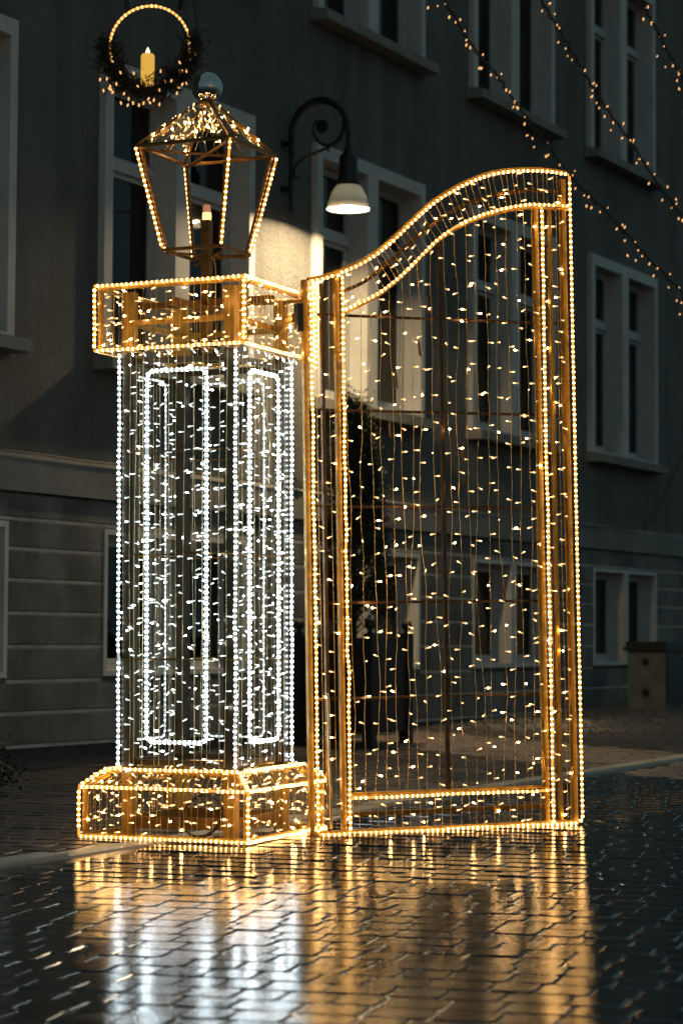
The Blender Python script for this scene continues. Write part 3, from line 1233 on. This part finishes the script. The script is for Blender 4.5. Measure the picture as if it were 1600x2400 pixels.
def sq(w_, z, k):
    i, j = COR[k % 4]
    return Vector((i * w_ / 2, j * w_ / 2, z))


# four corner posts run from the ground to the top of the cap
for k in range(4):
    i, j = COR[k]
    x, y = i * (WP / 2 - .030), j * (WP / 2 - .030)
    MB().box((x - .021, y - .021, .0), (x + .021, y + .021, ZCH)).build('base_post', M['gold'], pil)
    MB().box((x - .020, y - .020, ZCH), (x + .020, y + .020, ZK0)).build('corner_post', M['gold_shaded'], pil)
    MB().box((x - .0195, y - .0195, ZK0), (x + .0195, y + .0195, ZK1 - .018)).build('cap_post', M['gold'], pil)
# frames under the ropes
def ring(w_, z, wd, dp, name, mat='gold'):
    h = w_ / 2
    e = wd / 2
    for k in range(4):
        i0, j0 = COR[k]; i1, j1 = COR[(k + 1) % 4]
        dx, dy = (1 if i1 > i0 else -1 if i1 < i0 else 0), (1 if j1 > j0 else -1 if j1 < j0 else 0)
        a_ = Vector((i0 * h + (dx * e), j0 * h + (dy * e), z)); b_ = Vector((i1 * h + dx * e, j1 * h + dy * e, z))
        MB().bar(a_, b_, wd, dp, (0, 0, 1)).build(name, M[mat], pil)


ring(WB - .032, .008, .014, .014, 'base_rail')
ring(WB - .032, ZM, .013, .012, 'base_rail')
ring(WC - .028, ZCH - .008, .013, .012, 'base_rail')
ring(WK - .032, ZK0 + .002, .013, .012, 'cap_rail')
ring(WK - .032, ZK1 - .010, .013, .012, 'cap_rail')
ring(WP - .060, ZK0 + .105, .012, .020, 'cap_brace')
ring(WP - .060, ZK0 - .035, .012, .022, 'column_brace', 'gold_shaded')
ring(WP - .060, ZCH + .022, .012, .020, 'column_brace', 'gold_shaded')
ring(WP - .060, .050, .012, .040, 'base_brace', 'gold_dark')
for k in range(4):
    a_, b_ = sq(WB - .036, .018, k), sq(WB - .036, ZM - .008, k)
    pbar(a_, b_, .014, .014, 'base_upright')
    a_, b_ = sq(WK - .036, ZK0 + .010, k), sq(WK - .036, ZK1 - .021, k)
    pbar(a_, b_, .014, .014, 'cap_upright')
    pbar(sq(WB - .036, ZM + .009, k), sq(WC - .030, ZCH - .019, k), .016, .016, 'base_hip')
    # cross pieces carrying the lantern pole
pbar((-WK / 2 + .03, 0, ZK1 - .040), (WK / 2 - .03, 0, ZK1 - .040), .032, .024, 'cap_cross_bar', 'gold_dark')
pbar((0, -WK / 2 + .03, ZK1 - .066), (0, WK / 2 - .03, ZK1 - .066), .032, .024, 'cap_cross_bar', 'gold_dark')
pbar((WP / 2 - .03, WP / 2 - .055, ZK0 + .100), (WK / 2 + .06, -.02, ZK0 + .115), .012, .030, 'hinge_arm')
for zz in (1.353, .989, .620):
    for k in range(4):
        pbar(sq(WP - .018, zz, k), sq(WP - .018, zz, k + 1), .005, .005, 'tie_rod', 'gold_dark')
# ropes
def rope_sq(w_, z, tone, name='light_rope'):
    for k in range(4):
        rope(pil, [sq(w_, z, k), sq(w_, z, k + 1)], tone, .85 if k > 1 else 1.0, back=k > 1)


for z_ in (.004, ZM):
    rope_sq(WB, z_, 'warm')
rope_sq(WC, ZCH, 'warm')
rope_sq(WK, ZK0, 'warm')
rope_sq(WK, ZK1, 'warm')
for k in range(4):
    rope(pil, [sq(WB, .008, k), sq(WB, ZM - .006, k)], 'warm', 1.12)
    rope(pil, [sq(WB, ZM + .004, k), sq(WC, ZCH - .004, k)], 'warm', 1.12)
    rope(pil, [sq(WK, ZK0 + .008, k), sq(WK, ZK1 - .008, k)], 'warm', 1.12)
    rope(pil, [sq(WP, ZCH + .006, k), sq(WP, ZK0 - .006, k)], 'white', 1.12)
    # inset rectangle on each face, rounded corners
    A_, B_ = sq(WP, 0, k), sq(WP, 0, k + 1)
    def pt(f_, z_):
        q = A_.lerp(B_, f_); return Vector((q.x, q.y, z_))
    f0, f1, z0_, z1_ = .245, .755, .332, 1.638
    rr = .022; fr_ = rr / WP
    loop = [pt(f0 + fr_, z0_), pt(f1 - fr_, z0_), pt(f1 - fr_ * .3, z0_ + rr * .3), pt(f1, z0_ + rr), pt(f1, z1_ - rr), pt(f1 - fr_ * .3, z1_ - rr * .3), pt(f1 - fr_, z1_),
            pt(f0 + fr_, z1_), pt(f0 + fr_ * .3, z1_ - rr * .3), pt(f0, z1_ - rr), pt(f0, z0_ + rr), pt(f0 + fr_ * .3, z0_ + rr * .3)]
    rope(pil, loop, 'white', .8 if k > 1 else 1.32, closed=True, back=k > 1)
# fairy strings
ps = Strings(pil, lambda p: 'white' if ZCH - .005 < p.z < ZK0 - .005 else 'warm')
for k in range(4):
    t_ = (sq(1, 0, k + 1) - sq(1, 0, k)).normalized()
    n_ = Vector((t_.y, -t_.x, 0))
    # column curtain
    A_, B_ = sq(WP - .012, 0, k), sq(WP - .012, 0, k + 1)
    nw = 13
    for i in range(nw):
        f_ = .07 + .86 * i / (nw - 1) + random.uniform(-.018, .018)
        q = A_.lerp(B_, f_)
        pts = wavy((q.x, q.y, ZK0 - .012), (q.x + t_.x * random.gauss(0, .006), q.y + t_.y * random.gauss(0, .006), ZCH + .012), 16, .004, t_)
        ps.string(pts, bulbs_on(pts, .074 if k < 2 else .095, t_, n_), t_, .0010, M['wire_clear'])
    # cap faces
    A_, B_ = sq(WK - .006, 0, k), sq(WK - .006, 0, k + 1)
    for i in range(20):
        f_ = .035 + .93 * i / 19 + random.uniform(-.012, .012)
        q = A_.lerp(B_, f_)
        pts = wavy((q.x, q.y, ZK1 - .006), (q.x, q.y, ZK0 + .006), 6, .002, t_)
        ps.string(pts, bulbs_on(pts, .075, t_, n_), t_)
    # base faces
    A_, B_ = sq(WB - .006, 0, k), sq(WB - .006, 0, k + 1)
    for i in range(23):
        f_ = .03 + .94 * i / 22 + random.uniform(-.012, .012)
        q = A_.lerp(B_, f_)
        pts = wavy((q.x, q.y, ZM - .006), (q.x, q.y, .012), 6, .002, t_)
        ps.string(pts, bulbs_on(pts, .065, t_, n_), t_)
    # sloping base top
    A0, B0 = sq(WB - .004, ZM, k), sq(WB - .004, ZM, k + 1)
    A1, B1 = sq(WC, ZCH, k), sq(WC, ZCH, k + 1)
    for i in range(24):
        f_ = .02 + .94 * i / 23
        q0 = A0.lerp(B0, f_); q1 = A1.lerp(B1, min(.99, f_ + .045))
        pts = wavy(q0, q1, 4, .0012, t_)
        ps.string(pts, bulbs_on(pts, .07, t_, n_ + Vector((0, 0, .8))), t_)
# lights bunched under the cap
    for i in range(7):
        f_ = .1 + .8 * i / 6
        A_, B_ = sq(WK - .05, 0, k), sq(WK - .05, 0, k + 1)
        q = A_.lerp(B_, f_ - .06); q2 = A_.lerp(B_, f_ + .07)
        pts = wavy((q.x, q.y, ZK0 - .006), (q2.x, q2.y, ZK0 - .012), 5, .006, n_)
        ps.string(pts, bulbs_on(pts, .05, t_ + Vector((0, 0, -1.2)), n_), t_)

# lantern ------------------------------------------------------
lan = empty('lantern')
lan.parent = pil
lan['label'] = 'gold wire lantern with rope light edges and mirror ball'
WT, WBm, LZ0, LZ1 = .372, .232, 2.088, 2.458


def lbar(a, b, wd, dp, name, mat='gold_dark'):
    return MB().bar(a, b, wd * .8, dp * .8).build(name, M[mat], lan)


MB().box((-.016, -.016, ZK0 + .01), (.016, .016, 2.205)).build('pole', M['gold_dark'], lan)
for k in range(4):
    lbar(sq(WT, LZ1, k), sq(WT, LZ1, k + 1), .014, .014, 'eave_bar')
    lbar(sq(WBm, LZ0, k), sq(WBm, LZ0, k + 1), .014, .014, 'floor_bar')
    lbar(sq(WT - .02, LZ1, k), sq(WBm - .02, LZ0, k), .013, .013, 'corner_bar')
    lbar(sq(WT, LZ1 + .004, k), sq(.05, 2.632, k), .012, .012, 'roof_hip')
    rp = rope(lan, [sq(WT + .008, LZ1 - .004, k), sq(WBm + .010, LZ0 + .014, k), sq(WBm - .006, LZ0 + .004, k)], 'warm', .95)
for k in (0, 1):
    lbar(sq(WT - .02, LZ1 - .012, k), sq(WT - .02, LZ1 - .012, k + 2), .012, .010, 'eave_cross')
    lbar(sq(WBm - .02, LZ0 - .010 - .012 * k, k), sq(WBm - .02, LZ0 - .010 - .012 * k, k + 2), .012, .010, 'floor_cross')
MB().lathe([(.0, 2.625), (.030, 2.625), (.030, 2.637), (.0, 2.640)], (0, 0, 0), 16).build('roof_collar', M['gold'], lan, True)
# mirror ball
pr = [(.0573 * math.sin(a_), -.0573 * math.cos(a_)) for a_ in np.linspace(0, math.pi, 25)]
MB().lathe(pr, (0, 0, 2.692), 40).build('mirror_ball', M['mirror'], lan, True)
# candles
MB().lathe([(0, 2.205), (.0155, 2.206), (.0165, 2.220), (.0155, 2.232), (.0150, 2.233)], (0, 0, 0), 16).build('candle_lamp', M['amber_lamp'], lan, True)
MB().lathe([(.0150, 2.233), (.0140, 2.256), (.011, 2.262), (0, 2.263)], (0, 0, 0), 16).build('candle_cap', M['amber_cap'], lan, True)
wx, wy = -.022, .048
MB().lathe([(0, LZ0 - .01), (.0155, LZ0 - .01), (.0155, 2.173)], (wx, wy, 0), 16).build('candle_tube', M['white_tube'], lan, True)
MB().lathe([(.0155, 2.173), (.0165, 2.176), (.0165, 2.196), (.0150, 2.200), (0, 2.201)], (wx, wy, 0), 16).build('candle_lamp', M['white_lamp'], lan, True)
# twinkle strings wound over the lantern roof
for i in range(46):
    k = random.randrange(4)
    f_ = random.uniform(.03, .97)
    lo_ = sq(WT - .03, LZ1 + .006, k).lerp(sq(WT - .03, LZ1 + .006, k + 1), f_)
    hi_ = sq(.05, 2.622, k).lerp(sq(.05, 2.622, k + 1), f_ + random.uniform(-.25, .25))
    s0, s1 = random.uniform(0, .25), random.uniform(.6, 1.0)
    n_ = Vector((lo_.x, lo_.y, .12)).normalized()
    t_ = Vector((-lo_.y, lo_.x, 0)).normalized()
    a_, b_ = lo_.lerp(hi_, s0), lo_.lerp(hi_, s1)
    pts = wavy(a_ + n_ * .004, b_ + n_ * .004, 7, .010, t_)
    ps.string(pts, bulbs_on(pts, .075, t_ * .6 + Vector((0, 0, random.choice((-.8, 1)))), n_, spread=.9), t_, .0013)
# clear lead hanging from the lantern floor
MB().tube(smooth_path([(.02, -.03, LZ0 - .01), (.05, -.04, 2.05), (.062, -.05, 2.0), (.06, -.05, ZK1)], 14), .0018, 5).build('supply_lead', M['wire_clear'], lan, True)
ps.finish()
MB().tube(wavy((.33 * .6, .05, 1.70), (.2, .1, 1.25), 16, .01, (1, 0, 0)), .003, 5).build('supply_lead', M['wire_clear'], pil, True)

# black cable coil lying in the pillar base
cc = []
for i in range(90):
    a_ = i / 90 * 2 * math.pi * 2.3
    r_ = .075 + .006 * math.sin(i * .31)
    cc.append((r_ * math.cos(a_), .012 * math.sin(i * .17) , .082 + r_ * .92 * math.sin(a_)))
o = MB().tube(cc, .0045, 6).build('cable_coil', M['black_plastic'], None, True)
o.matrix_world = pil.matrix_world @ Matrix.Translation(Vector((.105, -.235, .0)) * S)
tag(o, 'black cable coil leaning inside the gold pillar base', 'cable')

# ================================================================== WREATH with candle
WY = 9.6
wc = at_depth((351, 108), WY)
wre = empty('candle_wreath', wc)
tag(wre, 'hanging half wreath of fir with lit hoop and candle above the pillar', 'wreath')
RW = 97 * WY / FPX
yaw_w = Matrix.Rotation(-.12, 3, 'Z')


def wp(a_deg, r_, y=0.0):
    a_ = math.radians(a_deg)
    return tuple(yaw_w @ Vector((r_ * math.cos(a_), y, r_ * math.sin(a_))))


hoop = [wp(a_, RW) for a_ in np.linspace(-22, 205, 60)]
MB().tube([wp(a_, RW + .006) for a_ in np.linspace(0, 360, 80)[:-1]], .0055, 6, closed=True).build('hoop', M['iron'], wre, True)
rope(wre, hoop, 'warm', 1.35, .0205, back=True)
# fir greens: sprigs of flat needles round the lower half
mb = MB()
tw = MB()
for i in range(1000):
    a_ = random.uniform(-192, 12)
    e = 1 - abs((a_ + 90) / 105) ** 3
    base = Vector(wp(a_, RW + random.gauss(.008, .020), random.gauss(0, .022)))
    rad = Vector(wp(a_, 1.0))
    tan = Vector(wp(a_ + 90, 1.0))
    dr = (rad * random.gauss(.15, .7) + tan * random.choice((-1, 1)) * random.uniform(.3, 1) + Vector((0, random.gauss(0, .6), random.gauss(.05, .35)))).normalized()
    L = random.uniform(.026, .060)
    tip = base + dr * L
    tw.tube([base, tip], [.0022, .001], 3, caps=False)
    s0 = dr.cross(Vector((random.gauss(0, 1), random.gauss(0, 1), random.gauss(0, 1)))).normalized()
    s1 = dr.cross(s0)
    for q in range(15):
        p = base + dr * (L * (q + 1) / 14)
        an = random.uniform(0, 6.28)
        d2 = (s0 * math.cos(an) + s1 * math.sin(an) + dr * .7).normalized()
        ln = random.uniform(.009, .016)
        wv = d2.cross(dr).normalized() * .0022
        mb.add([p - wv, p + wv, p + d2 * ln], [(0, 1, 2)])
mb.build('fir_needles', M['needle'], wre, kind='stuff')
tw.build('twigs', M['bark'], wre, kind='stuff')
wb = MB().blob((0, 0, 0), (0, 0, 1), .016, .0040, 6, 0, ((.6, 0), (1, .3), (.9, .7), (0, 1))).mesh('bulb', M['garland_bulb'], True)
PXB = [(235, 186), (251, 184), (256, 207), (261, 211), (273, 196), (243, 213), (283, 171), (291, 220), (302, 232), (312, 241), (300, 246), (326, 246), (337, 241), (348, 232), (361, 234), (374, 244), (374, 211), (323, 202), (314, 172), (377, 166), (387, 190), (402, 189), (419, 205), (428, 197), (438, 196), (415, 218), (421, 168), (428, 166), (437, 166), (421, 146), (458, 128), (444, 138), (351, 193), (265, 216), (259, 203), (284, 242), (352, 241)]
for q in PXB:
    y_ = WY - random.uniform(.01, .05)
    p = at_depth(q, y_) - wc
    b = bpy.data.objects.new('bulb', wb)
    COL.objects.link(b)
    b.parent = wre
    b.matrix_local = Matrix.Translation(Vector(p) * S) @ Matrix.Rotation(random.gauss(-.2, .35), 4, 'Y') @ Matrix.Rotation(math.pi if random.random() < .3 else 0, 4, 'X')
# candle
cb = at_depth((346, 192), WY) - wc
ct = at_depth((349, 127), WY) - wc
cr = 16.2 * WY / FPX
h_ = ct[2] - cb[2]
cp = MB().lathe([(0, -.02), (cr * .93, -.02), (cr, 0), (cr, h_ * .9), (cr * .96, h_ * .96), (cr * .8, h_), (cr * .3, h_ - .004), (0, h_ - .006)], (cb[0], cb[1], cb[2]), 28).build('candle', M['wax'], wre, True)
MB().lathe([(0, h_ - .006), (.006, h_ - .002), (.0098, h_ + .008), (.0072, h_ + .018), (0, h_ + .032)], (cb[0], cb[1], cb[2]), 12).build('flame', M['flame'], cp, True)
for q0, q1 in (((302, 24), (284, -60)), ((420, 22), (440, -60))):
    a_, b_ = at_depth(q0, WY) - wc, at_depth(q1, WY) - wc
    b2 = b_ + (b_ - a_) * .9
    m_ = (a_ + b2) / 2 + np.array([.004, 0, -.01])
    MB().tube([a_, m_, b2], .010, 6).build('hanger', M['needle'], wre, True)
# the cable it hangs by, running up out of the picture
cbp = [at_depth(q, WY + .02) for q in ((462, 130), (463, 100), (459, 40), (455, 0), (449, -60))] 
top = cbp[-1] + (cbp[-1] - cbp[-2]) * 2.2
o = MB().tube([p for p in cbp] + [top], .0042, 6).build('hanging_cable', M['black_plastic'], None, True)
tag(o, 'black cable hanging down beside the lit wreath hoop', 'cable')

# ================================================================== GARLANDS overhead
gb = MB().blob((0, 0, -.012), (0, 0, -1), .019, .0052, 6, 0, ((.6, 0), (1, .3), (1, .7), (.55, 1), (0, 1.02))).mesh('bulb', M['garland_bulb'], True)


def garland(px, y0, y1, head, tail, label, sc=1.0):
    K = len(px)
    P = [at_depth(q, y0 + (y1 - y0) * i / (K - 1)) for i, q in enumerate(px)]
    P = [head] + P + [tail]
    path = smooth_path(P, 70)
    root = empty('light_garland', P[0])
    tag(root, label, 'light garland', 'light garlands strung across the street')
    base = Vector(P[0])
    pts = [p - base for p in path]
    MB().tube(pts, .0050, 5).build('cable', M['black_plastic'], root, True)
    tw_ = []
    for i in range(240):
        t_ = i / 239 * 69
        k = min(int(t_), 68)
        p = pts[k].lerp(pts[k + 1], t_ - k)
        tw_.append(p + Vector((math.cos(i * .8) * .010, math.sin(i * .8) * .008, math.sin(i * .8 + 1) * .010)))
    MB().tube(tw_, .0028, 4).build('lead', M['black_plastic'], root, True)
    Pq, dq = lens(pts)
    s = .02
    gap = .036
    stems = MB()
    while s < dq[-1]:
        p, t_ = sample(Pq, dq, s)
        if (p + base).y > 12.6 or project(p + base)[1] < -160:
            s += gap
            continue
        off = Vector((random.gauss(0, .022), random.gauss(0, .02), random.gauss(-.006, .026)))
        b = bpy.data.objects.new('bulb', gb)
        COL.objects.link(b)
        b.parent = root
        k_ = random.uniform(.5, .85) * sc
        b.matrix_local = Matrix.Translation((p + off) * S) @ Matrix.Rotation(random.gauss(.25, .3), 4, 'Y') @ Matrix.Rotation(random.gauss(0, .3), 4, 'X') @ Matrix.Diagonal((k_, k_, k_, 1))
        stems.tube([p, p + off], .0016, 3, caps=False)
        s += gap * random.uniform(.45, 1.55)
    stems.build('bulb_stems', M['black_plastic'], root, kind='stuff')
    return root


garland([(960, -90), (1040, 0), (1095, 92), (1160, 172), (1205, 236), (1270, 322), (1335, 412), (1420, 497), (1500, 585), (1600, 688), (1690, 775)], 10.2, 11.6, at_depth((620, -640), 9.4), fp(21.0, .0, 3.0),
        'string of amber lights crossing behind the gate top, lowest of three')
garland([(1230, -80), (1268, 0), (1315, 80), (1365, 165), (1410, 240), (1475, 330), (1530, 415), (1600, 510), (1690, 620)], 10.6, 11.6, at_depth((960, -690), 9.8), fp(21.5, .0, 3.95),
        'middle string of amber lights against the upper windows')
garland([(1450, -110), (1500, 0), (1540, 75), (1580, 150), (1625, 230), (1690, 330)], 10.9, 11.6, at_depth((1240, -640), 10.2), fp(21.2, .0, 5.45),
        'short string of amber lights in the top right corner')

# ================================================================== planter, cypress, bin, shrub
PU, PN, PS = 11.274, .765, .46          # near corner (u, n) and side


def pg(u_, n_):
    P = fp(u_, n_, 0)
    return gz(P[0], P[1])


pz = pg(PU + PS / 2, PN - PS / 2)
pln = empty('planter', fp(PU + PS / 2, PN - PS / 2, pz))
tag(pln, 'dark square wooden planter with ball finials, holding the cypress', 'planter')
_pi = Matrix.Translation(-Vector(pln.location))


def ppart(mb, name, mat, smooth=False, parent=None):
    o = mb.build(name, mat, None, smooth)
    o.parent = parent or pln
    if parent is None:
        o.matrix_parent_inverse = _pi
    return o


pwid = .062
for (du, dn_) in ((0, 0), (PS, 0), (PS, -PS), (0, -PS)):
    u_, n_ = PU + du, PN + dn_
    po = ppart(MB().fbox(u_ - pwid / 2, u_ + pwid / 2, n_ - pwid / 2, n_ + pwid / 2, pz - .005, pz + .640), 'post', M['planter_wood'])
    cpt = fp(u_, n_, 0)
    ppart(MB().lathe([(.0, pz + .640), (.022, pz + .640), (.014, pz + .652), (.014, pz + .660), (.026, pz + .672), (.032, pz + .690), (.026, pz + .708), (.012, pz + .718), (0, pz + .720)], cpt, 14), 'finial', M['planter_wood'], True, po)
zb, zt = pz + .075, pz + .615
h = pwid / 2
for (u0, u1, n0, n1) in ((PU - .014, PU + .014, PN - PS + h, PN - h), (PU + PS - .014, PU + PS + .014, PN - PS + h, PN - h),
                         (PU + h, PU + PS - h, PN - .014, PN + .014), (PU + h, PU + PS - h, PN - PS - .014, PN - PS + .014)):
    ppart(MB().fbox(u0, u1, n0, n1, zb + .06, zt - .06), 'panel', M['planter_panel'])
    for z0, z1 in ((zb, zb + .06), (zt - .06, zt)):
        ppart(MB().fbox(u0 - .006, u1 + .006, n0 + .001, n1 - .001, z0, z1), 'rail', M['planter_wood'])
ppart(MB().fbox(PU + .016, PU + PS - .016, PN - PS + .016, PN - .016, zt - .12, zt - .06), 'soil', M['soil'])

tc = fp(PU + PS / 2 - .03, PN - PS / 2 + .02, zt - .06)
tree = empty('cypress_tree', tc)
tag(tree, 'slim dark green conical cypress growing in the planter', 'tree')
MB().tube([(0, 0, -.02), (.004, 0, .2), (-.003, .003, .6), (0, 0, 1.25)], [.018, .015, .010, .003], 8).build('trunk', M['bark'], tree, True)
limbs = MB()
mb = MB()
TH_ = 1.40
for i in range(280):
    zf = random.random() ** .85
    z_ = .10 + zf * (TH_ - .14)
    R_ = .172 * (min(1, (z_ - .02) / .16) ** .6) * (1 - max(0, (z_ - .35)) / (TH_ - .30)) ** .75 + .012
    R_ *= random.uniform(.72, 1.12)
    an = random.uniform(0, 6.283)
    tip = Vector((R_ * math.cos(an), R_ * math.sin(an), z_ + .06))
    limbs.tube([Vector((0, 0, z_ - .08)), tip * .55 + Vector((0, 0, z_ * .45 - .03)), tip], [.004, .003, .001], 3, caps=False)
    for q in range(80):
        p = tip + Vector((random.gauss(0, .026), random.gauss(0, .026), random.gauss(-.01, .040)))
        dr = (Vector((math.cos(an), math.sin(an), .9)) + Vector((random.gauss(0, .5), random.gauss(0, .5), random.gauss(0, .5)))).normalized()
        sd = dr.cross(Vector((random.gauss(0, 1), random.gauss(0, 1), random.gauss(0, 1)))).normalized() * random.uniform(.003, .006)
        L = random.uniform(.016, .034)
        mb.add([p, p + dr * L * .5 + sd, p + dr * L, p + dr * L * .5 - sd], [(0, 1, 2, 3)])
cr_ = mb.build('crown', M['leaf'], tree)
limbs.build('limbs', M['bark'], tree)

# litter bin by the facade
bu, bn = 15.95, .80
bz = pg(bu + .2, bn - .15)
binr = empty('litter_bin', fp(bu + .2, bn - .15, bz))
tag(binr, 'concrete litter bin with dark lid standing against the basement wall', 'bin')
_bb = Matrix.Translation(-Vector(binr.location))


def binp(mb, name, mat, smooth=False):
    o = mb.build(name, mat, None, smooth); o.parent = binr; o.matrix_parent_inverse = _bb
    return o


binp(MB().fbox(bu, bu + .42, bn - .30, bn, bz - .01, bz + .445), 'body', M['concrete'])
binp(MB().fbox(bu - .025, bu + .445, bn - .325, bn + .025, bz + .446, bz + .475).fbox(bu - .01, bu + .43, bn - .31, bn + .01, bz + .475, bz + .515), 'lid', M['bin_metal'])
binp(MB().fbox(bu + .03, bu + .39, bn + .001, bn + .012, bz + .05, bz + .40), 'door', M['bin_metal'])
for zz in (.13, .36):
    v = []
    for r_, d_ in ((.030, -.004), (.030, .004), (.021, .004), (.018, .001)):
        for k in range(18):
            a_ = 2 * math.pi * k / 18
            v.append(fp(bu - d_ - .001, bn - .155 + r_ * math.cos(a_), bz + zz + r_ * math.sin(a_)))
    f = [(i * 18 + k, i * 18 + (k + 1) % 18, (i + 1) * 18 + (k + 1) % 18, (i + 1) * 18 + k) for i in range(3) for k in range(18)]
    f.append(tuple(range(54, 72)))
    binp(MB().add(v, f), 'lifting_socket', M['bin_metal'])

# shrub at the left edge
sp = on_ground((-70, 1890))
shr = empty('shrub', sp)
tag(shr, 'dark leafy shrub half seen at the left edge of the pavement', 'shrub')
st, lv = MB(), MB()
for i in range(26):
    an = random.uniform(0, 6.28)
    tip = Vector((random.gauss(0, .085), random.gauss(0, .085), random.uniform(.10, .34)))
    st.tube([Vector((random.gauss(0, .02), random.gauss(0, .02), 0)), tip * .5 + Vector((0, 0, .03)), tip], [.005, .004, .0015], 4, caps=False)
    for q in range(34):
        p = tip * random.uniform(.35, 1.0) + Vector((random.gauss(0, .022), random.gauss(0, .022), random.gauss(0, .022)))
        dr = Vector((random.gauss(0, 1), random.gauss(0, 1), random.gauss(.1, .7))).normalized()
        sd = dr.cross(Vector((random.gauss(0, 1), random.gauss(0, 1), random.gauss(0, 1)))).normalized() * .008
        lv.add([p, p + dr * .014 + sd, p + dr * .032, p + dr * .014 - sd], [(0, 1, 2, 3)])
st.build('stem', M['bark'], shr)
lv.build('foliage', M['leaf'], shr)

# ================================================================== cables on the facade
def facade_cable(px, r_, label, n_=.03):
    P = []
    for q in px:
        d = ray(q)
        t_ = (WALL + n_) / (d @ N)
        p = d * t_ + [0, 0, CAMZ]
        P.append(p)
    o = MB().tube(smooth_path(P, 60), r_, 5).build('facade_cable', M['black_plastic'], None, True)
    return tag(o, label, 'cable', 'cables fixed along the facade')


facade_cable([(-60, 1046), (0, 1054), (90, 1064), (180, 1078), (270, 1088), (400, 1103), (550, 1122), (680, 1139), (716, 1146), (800, 1156), (900, 1168), (1010, 1184), (1130, 1197), (1290, 1222), (1420, 1236), (1510, 1240)], .0045,
             'thin cable running along the top of the basement cornice')
facade_cable([(682, 1060), (686, 1100), (692, 1128), (704, 1142), (698, 1150), (688, 1132), (690, 1122), (720, 1141), (752, 1146)], .004,
             'looped cable end hanging beside the white column', .032)
facade_cable([(1512, 1240), (1535, 1202), (1560, 1150), (1585, 1100), (1612, 1045), (1650, 970)], .0045,
             'cable slanting up across the wall at the right edge', .034)

# ================================================================== fallen leaves on the wet road
for k, (q, lab) in enumerate((((600, 2076), 'wet brown leaf lying in front of the pillar corner'), ((785, 2078), 'small dark leaf lying in front of the gate post'))):
    p = on_ground(q)
    mb = MB()
    out = [(0, 0), (.012, .010), (.028, .013), (.044, .008), (.056, 0), (.044, -.009), (.028, -.014), (.012, -.009)]
    v = [(x_ - .028, y_, .004 + .006 * math.sin(x_ * 60 + k)) for x_, y_ in out]
    v2 = [(a_, b_, c_ + .0012) for a_, b_, c_ in v]
    n8 = len(v)
    mb.add(v + v2, [tuple(range(n8))[::-1], tuple(range(n8, 2 * n8))] + [(i, (i + 1) % n8, n8 + (i + 1) % n8, n8 + i) for i in range(n8)])
    o = mb.build('fallen_leaf', M['dead_leaf'])
    o.location = [c_ * S for c_ in p]
    o.rotation_euler = (0, 0, random.uniform(-.4, .4))
    tag(o, lab, 'leaf', 'leaves on the road')
